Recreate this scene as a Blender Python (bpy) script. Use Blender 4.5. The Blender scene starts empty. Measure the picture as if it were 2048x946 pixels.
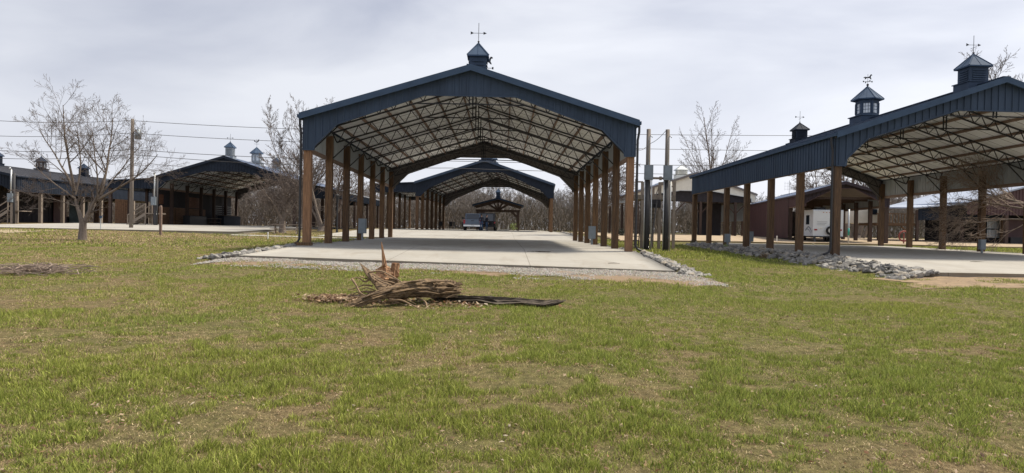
import bpy, math, random
import numpy as np
from mathutils import Vector, Matrix, Euler
R = math.radians
random.seed(7); rng = np.random.default_rng(7)
HC = 1.55                       # eye height above the nearest ground; all heights below are metres relative to the eye, plus HC
F = 1420.0
S = bpy.context.scene
# ------------------------------------------------------------------ camera
cd = bpy.data.cameras.new('camera'); cam = bpy.data.objects.new('camera', cd); S.collection.objects.link(cam)
cd.sensor_width = 36; cd.lens = 36*F/2048; cd.clip_end = 3000; cd.clip_start = .05
CM = Matrix.Rotation(R(-.77), 4, 'Z') @ Matrix.Rotation(R(90-.6), 4, 'X') @ Matrix.Rotation(R(1.1), 4, 'Z')
cam.matrix_world = Matrix.Translation((0, 0, HC)) @ CM
S.camera = cam
# ------------------------------------------------------------------ sky, sun, exposure
SUN_EL, SUN_AZ = 60, 72          # azimuth clockwise from +Y: veiled sun high on the right
w = bpy.data.worlds.new('World'); S.world = w; w.use_nodes = True
nt = w.node_tree; nt.nodes.clear(); N = nt.nodes.new; L = nt.links.new
def setin(n, **k):
    for a, b in k.items(): n.inputs[a.replace('_', ' ')].default_value = b
out = N('ShaderNodeOutputWorld'); bg = N('ShaderNodeBackground'); L(bg.outputs[0], out.inputs[0]); bg.inputs[1].default_value = .1
sky = N('ShaderNodeTexSky'); sky.sky_type = 'NISHITA'; sky.sun_disc = False
sky.sun_elevation = R(SUN_EL); sky.sun_rotation = R(SUN_AZ); sky.air_density = 1; sky.dust_density = 3
tc = N('ShaderNodeTexCoord'); mp = N('ShaderNodeMapping'); mp.inputs['Scale'].default_value = (1.3, 1.3, 4.2); mp.inputs['Rotation'].default_value = (0, R(-14), 0)
L(tc.outputs['Generated'], mp.inputs[0])
nz = N('ShaderNodeTexNoise'); setin(nz, Scale=1.5, Detail=7, Roughness=.48, Distortion=.35); L(mp.outputs[0], nz.inputs['Vector'])
cr = N('ShaderNodeValToRGB'); L(nz.outputs[0], cr.inputs[0])
K = 10.0
def c3(a, k=1.0): return (a[0]*k, a[1]*k, a[2]*k, 1)
cr.color_ramp.elements[0].position = .36; cr.color_ramp.elements[0].color = c3((.325, .342, .405))
cr.color_ramp.elements[1].position = .62; cr.color_ramp.elements[1].color = c3((.535, .545, .58))
sx = N('ShaderNodeSeparateXYZ'); L(tc.outputs['Generated'], sx.inputs[0])
el = N('ShaderNodeMapRange'); setin(el, From_Min=0.0, From_Max=.24, To_Min=0, To_Max=1); L(sx.outputs[2], el.inputs[0]); el.interpolation_type = 'SMOOTHSTEP'
hz = N('ShaderNodeMix'); hz.data_type = 'RGBA'; L(el.outputs[0], hz.inputs[0]); hz.inputs[6].default_value = (.535, .545, .59, 1); L(cr.outputs[0], hz.inputs[7])
rx = N('ShaderNodeMapRange'); setin(rx, From_Min=-.35, From_Max=.75, To_Min=.92, To_Max=1.12); L(sx.outputs[0], rx.inputs[0])
mulc = N('ShaderNodeVectorMath'); mulc.operation = 'SCALE'; L(hz.outputs[2], mulc.inputs[0]); L(rx.outputs[0], mulc.inputs['Scale'])
k10 = N('ShaderNodeVectorMath'); k10.operation = 'SCALE'; k10.inputs['Scale'].default_value = K; L(mulc.outputs[0], k10.inputs[0])
mx = N('ShaderNodeMix'); mx.data_type = 'RGBA'; mx.inputs[0].default_value = .9; L(sky.outputs[0], mx.inputs[6]); L(k10.outputs[0], mx.inputs[7]); L(mx.outputs[2], bg.inputs[0])
sl = bpy.data.lights.new('sun', 'SUN'); sl.energy = 3.5; sl.angle = R(9); sl.color = (1, .90, .74)
so = bpy.data.objects.new('sun', sl); S.collection.objects.link(so)
az = R(SUN_AZ); sd = Vector((math.sin(az)*math.cos(R(SUN_EL)), math.cos(az)*math.cos(R(SUN_EL)), math.sin(R(SUN_EL))))
so.rotation_euler = sd.to_track_quat('Z', 'Y').to_euler(); so.location = (10, -20, 40)
S.view_settings.view_transform = 'Standard'; S.view_settings.look = 'None'; S.view_settings.exposure = .80; S.view_settings.gamma = 1
S.render.engine = 'CYCLES'
# ------------------------------------------------------------------ helpers
def W(px, py, Y):
    """a point of the picture at distance Y along the ground"""
    d = CM.to_3x3() @ Vector(((px-1024)/F, -(py-473)/F, -1)); d *= Y/d.y
    return Vector((d.x, d.y, d.z+HC))
GY = [-30, 0, 5, 14, 23, 30, 41, 52, 66, 76, 98, 200, 2000]
GX = {-70: [-1.5,-1.5,-1.5,-1.35,-1.2,-1.05,-.82,-.62,-.4,-.35,-.3,-.3,-.3],
 -30: [-1.55,-1.55,-1.55,-1.43,-1.28,-1.12,-.93,-.62,-.35,-.28,-.26,-.3,-.3],
 -10: [-1.55,-1.55,-1.55,-1.43,-1.18,-1.07,-.98,-.88,-.6,-.46,-.36,-.3,-.3],
 -8.4: [-1.55,-1.55,-1.55,-1.43,-1.12,-.97,-.92,-.88,-.6,-.46,-.36,-.3,-.3],
 5.4: [-1.55,-1.55,-1.55,-1.46,-1.34,-.97,-.92,-.88,-.6,-.46,-.36,-.3,-.3],
 7.2: [-1.55,-1.55,-1.55,-1.46,-1.40,-1.12,-1.0,-.93,-.62,-.46,-.36,-.3,-.3],
 12.7: [-1.55,-1.55,-1.5,-1.45,-1.40,-1.28,-1.10,-.95,-.65,-.5,-.38,-.3,-.3],
 14.4: [-1.55,-1.55,-1.5,-1.45,-1.30,-1.0,-.95,-.86,-.6,-.45,-.36,-.3,-.3],
 30: [-1.5,-1.5,-1.48,-1.4,-1.25,-1.0,-.95,-.84,-.62,-.45,-.36,-.3,-.3],
 70: [-1.5,-1.5,-1.45,-1.4,-1.25,-1.1,-.95,-.85,-.62,-.5,-.4,-.3,-.3]}
_gx = sorted(GX)
_lat = rng.random((64, 64))
def vnoise(x, y, s=1.0):
    x = np.asarray(x, float)/s+100.3; y = np.asarray(y, float)/s+57.7
    i = np.floor(x).astype(int); j = np.floor(y).astype(int); u = x-i; v = y-j; u = u*u*(3-2*u); v = v*v*(3-2*v)
    a = _lat[i % 64, j % 64]; b = _lat[(i+1) % 64, j % 64]; c = _lat[i % 64, (j+1) % 64]; d = _lat[(i+1) % 64, (j+1) % 64]
    return (a*(1-u)+b*u)*(1-v)+(c*(1-u)+d*u)*v
def G(x, y):
    """height of the ground"""
    x = np.asarray(x, float); y = np.asarray(y, float)
    cols = np.stack([np.interp(y, GY, GX[k]) for k in _gx]); xc = np.clip(x, _gx[0], _gx[-1])
    k = np.clip(np.searchsorted(_gx, xc)-1, 0, len(_gx)-2); g = np.array(_gx, float); t = (xc-g[k])/(g[k+1]-g[k])
    if cols.ndim == 1: z = cols[k]*(1-t)+cols[k+1]*t
    else:
        c0 = np.take_along_axis(cols, k[None], 0)[0]; c1 = np.take_along_axis(cols, (k+1)[None], 0)[0]; z = c0*(1-t)+c1*t
    return z+HC
def Gf(x, y): return float(G(x, y))
class MB:
    def __init__(s): s.v = []; s.f = []
    def add(s, vs, fs):
        o = len(s.v); s.v += [tuple(q) for q in vs]; s.f += [tuple(i+o for i in q) for q in fs]; return s
    def hexa(s, p): return s.add(p, [(0,3,2,1),(4,5,6,7),(0,1,5,4),(1,2,6,5),(2,3,7,6),(3,0,4,7)])
    def box(s, a, b):
        x0,y0,z0 = a; x1,y1,z1 = b
        return s.hexa([(x0,y0,z0),(x1,y0,z0),(x1,y1,z0),(x0,y1,z0),(x0,y0,z1),(x1,y0,z1),(x1,y1,z1),(x0,y1,z1)])
    def bar(s, a, b, wd, h=None, up=(0,0,1)):
        a = Vector(a); b = Vector(b); h = h or wd; d = (b-a).normalized(); u = Vector(up)
        if abs(d.dot(u)) > .98: u = Vector((0,1,0))
        r = d.cross(u).normalized()*wd/2; u = r.cross(d).normalized()*h/2
        return s.hexa([a-r-u, a+r-u, b+r-u, b-r-u, a-r+u, a+r+u, b+r+u, b-r+u])
    def tube(s, pts, rad, n=8, cap=True):
        pts = [Vector(p) for p in pts]
        if not hasattr(rad, '__len__'): rad = [rad]*len(pts)
        o = len(s.v); u = None
        for i, p in enumerate(pts):
            d = (pts[min(i+1, len(pts)-1)]-pts[max(i-1, 0)]).normalized()
            if u is None: u = d.orthogonal().normalized()
            u = (u-d*u.dot(d)).normalized(); q = d.cross(u)
            for k in range(n):
                a = 2*math.pi*k/n; s.v.append(tuple(p+(u*math.cos(a)+q*math.sin(a))*rad[i]))
        for i in range(len(pts)-1):
            for k in range(n):
                k2 = (k+1) % n; s.f.append((o+i*n+k, o+i*n+k2, o+(i+1)*n+k2, o+(i+1)*n+k))
        if cap: s.f.append(tuple(o+k for k in reversed(range(n)))); s.f.append(tuple(o+(len(pts)-1)*n+k for k in range(n)))
        return s
    def cyl(s, c, r, h, n=16, axis='z'):
        c = Vector(c); d = {'x': Vector((1,0,0)), 'y': Vector((0,1,0)), 'z': Vector((0,0,1))}[axis]
        return s.tube([c, c+d*h], r, n)
    def ball(s, c, r, n=10, m=6, sc=(1,1,1)):
        vs = []; fs = []
        for j in range(m+1):
            t = math.pi*j/m
            for i in range(n):
                p = 2*math.pi*i/n; vs.append((c[0]+r*sc[0]*math.sin(t)*math.cos(p), c[1]+r*sc[1]*math.sin(t)*math.sin(p), c[2]+r*sc[2]*math.cos(t)))
        for j in range(m):
            for i in range(n): fs.append((j*n+i, (j+1)*n+i, (j+1)*n+(i+1) % n, j*n+(i+1) % n))
        return s.add(vs, fs)
    def prism(s, poly, y0, y1):
        """polygon in x,z extruded along y"""
        n = len(poly); vs = [(x, y0, z) for x, z in poly]+[(x, y1, z) for x, z in poly]
        return s.add(vs, [tuple(range(n)), tuple(reversed(range(n, 2*n)))]+[(i, i+n, (i+1) % n+n, (i+1) % n) for i in range(n)])
    def prismx(s, poly, x0, x1):
        n = len(poly); vs = [(x0, y, z) for y, z in poly]+[(x1, y, z) for y, z in poly]
        return s.add(vs, [tuple(range(n)), tuple(reversed(range(n, 2*n)))]+[(i, i+n, (i+1) % n+n, (i+1) % n) for i in range(n)])
    def obj(s, name, mat, parent=None, smooth=False, loc=None):
        me = bpy.data.meshes.new(name); me.from_pydata(s.v, [], s.f); me.materials.append(mat)
        if smooth: me.polygons.foreach_set('use_smooth', [True]*len(me.polygons))
        me.update(); o = bpy.data.objects.new(name, me); S.collection.objects.link(o)
        if parent: o.parent = parent
        if loc is not None: o.location = loc
        return o
def tag(o, label, cat, group=None, kind=None):
    if label: o['label'] = label
    if cat: o['category'] = cat
    if group: o['group'] = group
    if kind: o['kind'] = kind
    return o
def thing(name, label, cat, loc=(0,0,0), rz=0, group=None):
    o = bpy.data.objects.new(name, None); S.collection.objects.link(o); o.location = loc; o.rotation_euler = (0,0,rz); o.empty_display_size = .3
    return tag(o, label, cat, group)
def struct(o): o['kind'] = 'structure'; return o
def npmesh(name, verts, faces, mat, parent=None, colors=None, smooth=False):
    """verts Nx3, faces list of arrays (each MxK)"""
    me = bpy.data.meshes.new(name); verts = np.asarray(verts, np.float32)
    me.vertices.add(len(verts)); me.vertices.foreach_set('co', verts.ravel())
    fl = [np.asarray(f, np.int32) for f in faces if len(f)]
    tot = sum(f.size for f in fl); npoly = sum(len(f) for f in fl)
    me.loops.add(tot); me.loops.foreach_set('vertex_index', np.concatenate([f.ravel() for f in fl]))
    me.polygons.add(npoly); sizes = np.concatenate([np.full(len(f), f.shape[1], np.int32) for f in fl])
    me.polygons.foreach_set('loop_start', np.concatenate([[0], np.cumsum(sizes)[:-1]]).astype(np.int32))
    if smooth: me.polygons.foreach_set('use_smooth', np.ones(npoly, bool))
    me.update(calc_edges=True)
    if colors is not None:
        a = me.color_attributes.new('tint', 'FLOAT_COLOR', 'POINT'); c = np.ones((len(verts), 4), np.float32); c[:, :3] = colors; a.data.foreach_set('color', c.ravel())
    me.materials.append(mat); o = bpy.data.objects.new(name, me); S.collection.objects.link(o)
    if parent: o.parent = parent
    return o
# ------------------------------------------------------------------ materials
def mat(name, base, rough=.7, metal=0, var=.25, scale=3.0, stretch=(1,1,1), bump=0, bscale=40, spec=.5, dark=None, detail=6, second=None, trans=0, alpha=1):
    m = bpy.data.materials.new(name); m.use_nodes = True; t = m.node_tree; p = t.nodes['Principled BSDF']
    p.inputs['Roughness'].default_value = rough; p.inputs['Metallic'].default_value = metal; p.inputs['Specular IOR Level'].default_value = spec
    if trans: p.inputs['Transmission Weight'].default_value = trans
    co = t.nodes.new('ShaderNodeTexCoord'); ma = t.nodes.new('ShaderNodeMapping'); ma.inputs['Scale'].default_value = stretch; t.links.new(co.outputs['Object'], ma.inputs[0])
    n = t.nodes.new('ShaderNodeTexNoise'); setin(n, Scale=scale, Detail=detail, Roughness=.62); t.links.new(ma.outputs[0], n.inputs['Vector'])
    r = t.nodes.new('ShaderNodeValToRGB'); t.links.new(n.outputs[0], r.inputs[0]); r.color_ramp.elements[0].position = .3; r.color_ramp.elements[1].position = .72
    d = dark or tuple(c*(1-var) for c in base); e = second or tuple(min(1, c*(1+var)) for c in base)
    r.color_ramp.elements[0].color = (*d, 1); r.color_ramp.elements[1].color = (*e, 1)
    t.links.new(r.outputs[0], p.inputs['Base Color'])
    if bump:
        b = t.nodes.new('ShaderNodeBump'); b.inputs['Strength'].default_value = bump; b.inputs['Distance'].default_value = .02
        n2 = t.nodes.new('ShaderNodeTexNoise'); setin(n2, Scale=bscale, Detail=5); t.links.new(ma.outputs[0], n2.inputs['Vector']); t.links.new(n2.outputs[0], b.inputs['Height']); t.links.new(b.outputs[0], p.inputs['Normal'])
    return m
def attr_mat(name, rough=.8, transl=.0):
    m = bpy.data.materials.new(name); m.use_nodes = True; t = m.node_tree; p = t.nodes['Principled BSDF']; p.inputs['Roughness'].default_value = rough; p.inputs['Specular IOR Level'].default_value = .25
    a = t.nodes.new('ShaderNodeAttribute'); a.attribute_name = 'tint'; t.links.new(a.outputs['Color'], p.inputs['Base Color'])
    if transl:
        tr = t.nodes.new('ShaderNodeBsdfTranslucent'); t.links.new(a.outputs['Color'], tr.inputs[0]); ms = t.nodes.new('ShaderNodeMixShader'); ms.inputs[0].default_value = transl
        t.links.new(p.outputs[0], ms.inputs[1]); t.links.new(tr.outputs[0], ms.inputs[2]); t.links.new(ms.outputs[0], t.nodes['Material Output'].inputs[0])
    return m
M = {}
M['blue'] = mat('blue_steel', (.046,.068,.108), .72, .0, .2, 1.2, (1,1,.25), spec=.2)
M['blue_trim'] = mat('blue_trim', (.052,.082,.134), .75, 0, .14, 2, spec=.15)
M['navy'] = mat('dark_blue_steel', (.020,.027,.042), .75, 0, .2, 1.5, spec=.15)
M['roof_navy'] = mat('roof_navy', (.032,.048,.08), .8, 0, .2, .8, spec=.1)
M['roof_pale'] = mat('roof_pale', (.33,.38,.48), .35, .2, .12, .8)
M['roof_grey'] = mat('roof_grey', (.07,.072,.085), .7, 0, .2, .8, spec=.3)
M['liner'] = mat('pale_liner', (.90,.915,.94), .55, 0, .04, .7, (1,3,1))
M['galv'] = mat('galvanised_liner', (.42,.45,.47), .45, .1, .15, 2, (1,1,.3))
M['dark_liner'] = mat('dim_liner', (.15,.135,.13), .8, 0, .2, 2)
M['truss'] = mat('black_steel', (.012,.013,.017), .5, 0, .2, 4)
M['post'] = mat('treated_timber', (.16,.08,.04), .8, 0, .45, 4, (7,7,.45), bump=.5, bscale=14, dark=(.05,.027,.017), second=(.20,.112,.05))
M['post_lit'] = mat('lit_timber', (.29,.155,.08), .8, 0, .35, 4, (7,7,.45), bump=.4, bscale=14, dark=(.13,.065,.034), second=(.34,.19,.10))  # front posts' timber, lightened so the light on them is in the colour
M['post_dark'] = mat('dark_timber', (.065,.042,.034), .85, 0, .3, 5, (5,5,.8), bump=.4, bscale=14)
M['purlin'] = mat('purlin_wood', (.27,.19,.15), .85, 0, .3, 3, (4,.4,4))
M['weathered'] = mat('weathered_wood', (.24,.20,.165), .9, 0, .35, 6, (6,6,.8), bump=.4, bscale=15)
M['pole'] = mat('utility_pole_wood', (.17,.145,.125), .9, 0, .3, 6, (8,8,.5), bump=.4, bscale=15)
M['pole_dark'] = mat('creosoted_pole', (.045,.045,.05), .85, 0, .35, 6, (8,8,.5), bump=.3)
M['plank'] = mat('cedar_planks', (.19,.10,.05), .8, 0, .4, 3, (1,.3,9), dark=(.07,.036,.02))
M['dark_wall'] = mat('dark_wall', (.022,.02,.026), .8, 0, .3, 3)
M['panel_orange'] = mat('orange_panel', (.15,.065,.035), .7, 0, .5, 6)
M['white_siding'] = mat('cream_siding', (.70,.68,.60), .6, 0, .08, 2)
M['red_siding'] = mat('maroon_siding', (.072,.035,.038), .6, 0, .25, 1.5, (1,1,.3))
M['red_dark'] = mat('dark_plum_trim', (.035,.022,.03), .7, 0, .2, 3)
M['grey_metal'] = mat('grey_metal', (.22,.25,.28), .45, .3, .15, 4)
M['box_grey'] = mat('meter_box_grey', (.20,.235,.27), .5, .2, .15, 4)
M['conduit'] = mat('conduit', (.50,.52,.54), .4, .4, .1, 5)
M['green_screen'] = mat('green_screen', (.10,.14,.14), .6, 0, .3, 2)
M['black'] = mat('black_plastic', (.015,.015,.018), .5, 0, .2, 4)
M['rubber'] = mat('tyre_rubber', (.02,.02,.021), .85, 0, .2, 10)
M['chrome'] = mat('chrome', (.6,.62,.65), .18, 1, .05, 4)
M['glass'] = mat('dark_glass', (.02,.03,.045), .08, 0, .1, 2, spec=.8)
M['cup_glass'] = mat('cupola_glass', (.62,.68,.74), .12, 0, .06, 2, spec=.7)
M['paint_truck'] = mat('silver_blue_paint', (.115,.15,.205), .3, .4, .08, 2)
M['paint_black'] = mat('black_paint', (.012,.013,.018), .25, .1, .1, 2)
M['tail_red'] = mat('tail_lamp_red', (.35,.02,.03), .2, 0, .1, 2)
M['white_paint'] = mat('white_paint', (.78,.79,.78), .4, 0, .04, 3)
M['rv_white'] = mat('trailer_white', (.72,.75,.78), .3, 0, .04, 1)
M['rv_stripe'] = mat('trailer_stripe', (.12,.14,.17), .3, 0, .1, 1)
M['amber'] = mat('amber_lens', (.45,.16,.04), .3, 0, .1, 2)
M['vane'] = mat('vane_iron', (.03,.03,.035), .6, 0, .2, 4)
M['concrete'] = mat('concrete', (.47,.425,.345), .85, 0, .12, .45, bump=.15, bscale=30, detail=9, dark=(.275,.265,.243), second=(.35,.337,.307))
M['gravel'] = mat('gravel_grey', (.24,.21,.18), .95, 0, .5, 3.2, bump=1, bscale=26, dark=(.165,.115,.075), second=(.235,.22,.20), detail=12)
M['tan_gravel'] = mat('gravel_tan', (.32,.25,.17), .95, 0, .25, 1.2, bump=.5, bscale=25)
M['dirt'] = mat('bare_dirt', (.21,.15,.09), .95, 0, .4, 3, bump=.6, bscale=30, detail=12)
M['rock'] = mat('limestone', (.28,.29,.29), .9, 0, .4, 3, bump=.8, bscale=9, dark=(.13,.125,.12), second=(.42,.405,.375))
M['bark'] = mat('grey_bark', (.185,.15,.125), .95, 0, .35, 9, (2,2,.6), bump=.8, bscale=18)
M['twig'] = mat('twig_bark', (.12,.095,.083), .95, 0, .25, 5)
M['pale_twig'] = mat('pale_twig', (.30,.235,.19), .9, 0, .25, 5)
M['wood_far'] = mat('far_bark', (.165,.145,.132), 1, 0, .3, .12)
M['wood_far2'] = mat('far_brush', (.125,.10,.08), 1, 0, .45, .35, dark=(.07,.062,.05), second=(.16,.125,.10))
M['wire'] = mat('cable', (.05,.05,.055), .6, 0, .1, 2)
M['denim'] = mat('blue_denim', (.035,.07,.14), .85, 0, .2, 20)
M['jacket'] = mat('navy_jacket', (.012,.014,.028), .85, 0, .2, 12)
M['skin'] = mat('skin', (.42,.25,.18), .6, 0, .1, 8)
M['hair'] = mat('dark_hair', (.03,.02,.015), .7, 0, .3, 30)
M['green_leaf'] = mat('yellow_green_leaf', (.26,.33,.09), .7, 0, .35, 6)
M['ever'] = mat('evergreen', (.02,.028,.018), .9, 0, .4, 8)
M['tarp'] = mat('grey_tarp', (.16,.15,.15), .8, 0, .3, 3)
M['turq'] = mat('turquoise_band', (.03,.33,.27), .6, 0, .1, 3)
M['red_drum'] = mat('dull_red', (.25,.06,.05), .6, 0, .3, 3)
# ground: grass, straw and soil in patches
def ground_mat():
    m = bpy.data.materials.new('lawn_ground'); m.use_nodes = True; t = m.node_tree; p = t.nodes['Principled BSDF']; p.inputs['Roughness'].default_value = 1; p.inputs['Specular IOR Level'].default_value = .1
    n = t.nodes.new; l = t.links.new; co = n('ShaderNodeTexCoord')
    def noise(sc, det=6, ro=.6, st=None):
        q = n('ShaderNodeTexNoise'); setin(q, Scale=sc, Detail=det, Roughness=ro)
        if st:
            mm = n('ShaderNodeMapping'); mm.inputs['Scale'].default_value = st; l(co.outputs['Object'], mm.inputs[0]); l(mm.outputs[0], q.inputs['Vector'])
        else: l(co.outputs['Object'], q.inputs['Vector'])
        return q
    a = noise(.35, 8, .66); b = noise(9, 6, .75); c = noise(60, 3, .6)
    r = n('ShaderNodeValToRGB'); l(b.outputs[0], r.inputs[0]); e = r.color_ramp.elements; e[0].position = .3; e[0].color = (.07,.052,.028,1); e[1].position = .7; e[1].color = (.28,.215,.115,1)
    g = n('ShaderNodeValToRGB'); l(b.outputs[0], g.inputs[0]); e = g.color_ramp.elements; e[0].position = .3; e[0].color = (.05,.05,.02,1); e[1].position = .7; e[1].color = (.22,.20,.08,1)
    # the far left of the lawn is drier than the right
    s = n('ShaderNodeSeparateXYZ'); l(co.outputs['Object'], s.inputs[0]); mr = n('ShaderNodeMapRange'); setin(mr, From_Min=-30, From_Max=14, To_Min=-.12, To_Max=.13); l(s.outputs[0], mr.inputs[0])
    ad = n('ShaderNodeMath'); ad.operation = 'ADD'; l(a.outputs[0], ad.inputs[0]); l(mr.outputs[0], ad.inputs[1])
    rr = n('ShaderNodeMapRange'); setin(rr, From_Min=.42, From_Max=.58, To_Min=0, To_Max=1); l(ad.outputs[0], rr.inputs[0])
    mi = n('ShaderNodeMix'); mi.data_type = 'RGBA'; l(rr.outputs[0], mi.inputs[0]); l(r.outputs[0], mi.inputs[6]); l(g.outputs[0], mi.inputs[7])
    l(mi.outputs[2], p.inputs['Base Color'])
    bu = n('ShaderNodeBump'); bu.inputs['Strength'].default_value = .9; bu.inputs['Distance'].default_value = .05; l(c.outputs[0], bu.inputs['Height']); l(bu.outputs[0], p.inputs['Normal'])
    return m
M['lawn'] = ground_mat()
def gravel_fade():
    t = M['gravel'].node_tree; p = t.nodes['Principled BSDF']; n = t.nodes.new; l = t.links.new; src = p.inputs['Base Color'].links[0].from_socket
    co = n('ShaderNodeTexCoord'); s_ = n('ShaderNodeSeparateXYZ'); l(co.outputs['Object'], s_.inputs[0]); nz_ = n('ShaderNodeTexNoise'); setin(nz_, Scale=.8, Detail=9, Roughness=.7); l(co.outputs['Object'], nz_.inputs['Vector'])
    a_ = n('ShaderNodeMath'); a_.operation = 'MULTIPLY_ADD'; l(nz_.outputs[0], a_.inputs[0]); a_.inputs[1].default_value = 5; l(s_.outputs[1], a_.inputs[2])
    b_ = n('ShaderNodeMath'); b_.operation = 'MULTIPLY_ADD'; l(s_.outputs[0], b_.inputs[0]); b_.inputs[1].default_value = .14; l(a_.outputs[0], b_.inputs[2])
    mr = n('ShaderNodeMapRange'); setin(mr, From_Min=23.2, From_Max=24.6, To_Min=1, To_Max=0); l(b_.outputs[0], mr.inputs[0]); m1 = n('ShaderNodeMix'); m1.data_type = 'RGBA'; l(mr.outputs[0], m1.inputs[0]); l(src, m1.inputs[6]); m1.inputs[7].default_value = (.20,.14,.085,1); l(m1.outputs[2], p.inputs['Base Color'])
gravel_fade()
def per_object(name, lo, hi):
    t = M[name].node_tree; p = t.nodes['Principled BSDF']; src = p.inputs['Base Color'].links[0].from_socket; oi = t.nodes.new('ShaderNodeObjectInfo'); mr = t.nodes.new('ShaderNodeMapRange'); setin(mr, To_Min=lo, To_Max=hi); t.links.new(oi.outputs['Random'], mr.inputs[0])
    v = t.nodes.new('ShaderNodeVectorMath'); v.operation = 'SCALE'; t.links.new(src, v.inputs[0]); t.links.new(mr.outputs[0], v.inputs['Scale']); t.links.new(v.outputs[0], p.inputs['Base Color'])
for nm_ in ('post', 'post_lit', 'weathered', 'rock', 'purlin'): per_object(nm_, .68, 1.2)
def weather_concrete():
    t = M['concrete'].node_tree; p = t.nodes['Principled BSDF']; n = t.nodes.new; l = t.links.new; src = p.inputs['Base Color'].links[0].from_socket
    co = n('ShaderNodeTexCoord'); s_ = n('ShaderNodeSeparateXYZ'); l(co.outputs['Object'], s_.inputs[0]); fac = None
    for ax, off, per in ((0, 8.3, 4.6), (1, -29.7, 5.2)):
        a_ = n('ShaderNodeMath'); a_.operation = 'ADD'; a_.inputs[1].default_value = off+200*per; l(s_.outputs[ax], a_.inputs[0]); m_ = n('ShaderNodeMath'); m_.operation = 'MODULO'; m_.inputs[1].default_value = per; l(a_.outputs[0], m_.inputs[0])
        c_ = n('ShaderNodeMath'); c_.operation = 'LESS_THAN'; c_.inputs[1].default_value = .03; l(m_.outputs[0], c_.inputs[0])
        if fac is None: fac = c_.outputs[0]
        else: q = n('ShaderNodeMath'); q.operation = 'MAXIMUM'; l(fac, q.inputs[0]); l(c_.outputs[0], q.inputs[1]); fac = q.outputs[0]
    st = n('ShaderNodeTexNoise'); setin(st, Scale=.9, Detail=10, Roughness=.7, Distortion=.6); mm = n('ShaderNodeMapping'); mm.inputs['Scale'].default_value = (1, .35, 1); l(co.outputs['Object'], mm.inputs[0]); l(mm.outputs[0], st.inputs['Vector'])
    mr = n('ShaderNodeMapRange'); setin(mr, From_Min=.50, From_Max=.68, To_Min=0, To_Max=.45); l(st.outputs[0], mr.inputs[0])
    m1 = n('ShaderNodeMix'); m1.data_type = 'RGBA'; l(mr.outputs[0], m1.inputs[0]); l(src, m1.inputs[6]); m1.inputs[7].default_value = (.20,.165,.125,1)
    sc_ = n('ShaderNodeMath'); sc_.operation = 'MULTIPLY'; sc_.inputs[1].default_value = .6; l(fac, sc_.inputs[0])
    m2 = n('ShaderNodeMix'); m2.data_type = 'RGBA'; l(sc_.outputs[0], m2.inputs[0]); l(m1.outputs[2], m2.inputs[6]); m2.inputs[7].default_value = (.09,.08,.065,1); l(m2.outputs[2], p.inputs['Base Color'])
weather_concrete()
# ------------------------------------------------------------------ ground, slabs, lots
def grid_sheet(name, xs, ys, zf, m, thick=0, jag=0):
    X, Y = np.meshgrid(xs, ys)
    if jag:
        e = (vnoise(Y*1.0, X*0+3, .9)-.5)*jag+(vnoise(Y, X*0+9, .25)-.5)*jag*.5; sgn = np.zeros_like(X); sgn[:, 0] = 1; sgn[:, -1] = 1; X = X+e*sgn
        e = (vnoise(X, Y*0+5, 1.3)-.5)*jag*1.3+(vnoise(X, Y*0+8, .3)-.5)*jag*.5; sgn = np.zeros_like(X); sgn[0, :] = 1; Y = Y+e*sgn
    Z = zf(X, Y); ny, nx = X.shape; V = np.stack([X, Y, Z], -1).reshape(-1, 3); I = np.arange(nx*ny).reshape(ny, nx)
    q = np.stack([I[:-1,:-1], I[:-1,1:], I[1:,1:], I[1:,:-1]], -1).reshape(-1, 4); fs = [q]
    if thick:
        V2 = V.copy(); V2[:, 2] -= thick; o = len(V); V = np.concatenate([V, V2])
        ring = list(I[0,:])+list(I[1:,-1])+list(I[-1,:-1][::-1])+list(I[1:-1,0][::-1]); ring = np.array(ring); nx_ = np.roll(ring, -1)
        fs.append(np.stack([ring, ring+o, nx_+o, nx_], -1)[:, ::-1])
    return npmesh(name, V, fs, m)
xs = np.unique(np.concatenate([np.linspace(-1200,-70,8), np.linspace(-70,-12,40), np.linspace(-12,18,90), np.linspace(18,70,40), np.linspace(70,1200,8)]))
ys = np.unique(np.concatenate([np.linspace(-60,0,5), np.linspace(0,32,140), np.linspace(32,110,110), np.linspace(110,300,10), [600, 1500]]))
def lawn_z(x, y): return G(x, y)+(vnoise(x, y, 1.1)-.5)*.05*np.clip((60-y)/30, 0, 1)+(vnoise(x, y, .35)-.5)*.02*(y < 32)
grid_sheet('ground', xs, ys, lawn_z, M['lawn'])['kind'] = 'structure'
def SA(x, y):     # driveway slab under the first pavilion
    l = np.interp(y, [22.9, 29.7, 52, 53.2], [-1.01, -.84, -.76, -.76]); r = np.interp(y, [22.9, 29.7, 52, 53.2], [-1.25, -.84, -.76, -.76]); t = np.clip((x+8.3)/13.9, 0, 1); return l*(1-t)+r*t+HC
a = grid_sheet('concrete_slab', np.linspace(-8.45, 5.6, 22), np.linspace(22.9, 53.0, 50), SA, M['concrete'], .35); a['kind'] = 'structure'
def SB(x, y): return np.interp(y, [53.0, 57, 66, 76, 112], [-.785, -.64, -.40, -.24, -.17])+HC
a = grid_sheet('concrete_slab', np.linspace(-13.8, 6.3, 20), np.linspace(53.05, 112, 40), SB, M['concrete'], .35); a['kind'] = 'structure'
def SC(x, y):
    l = np.interp(y, [23.2, 30.5, 52.7], [-1.16, -.86, -.73]); return l+HC+0*x
a = grid_sheet('concrete_slab', np.linspace(14.15, 29.3, 20), np.linspace(23.2, 53.2, 40), SC, M['concrete'], .4); a['kind'] = 'structure'
def SD(x, y): return np.interp(y, [51.5, 72, 96], [-.57, -.20, -.18])+HC+0*x
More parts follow.
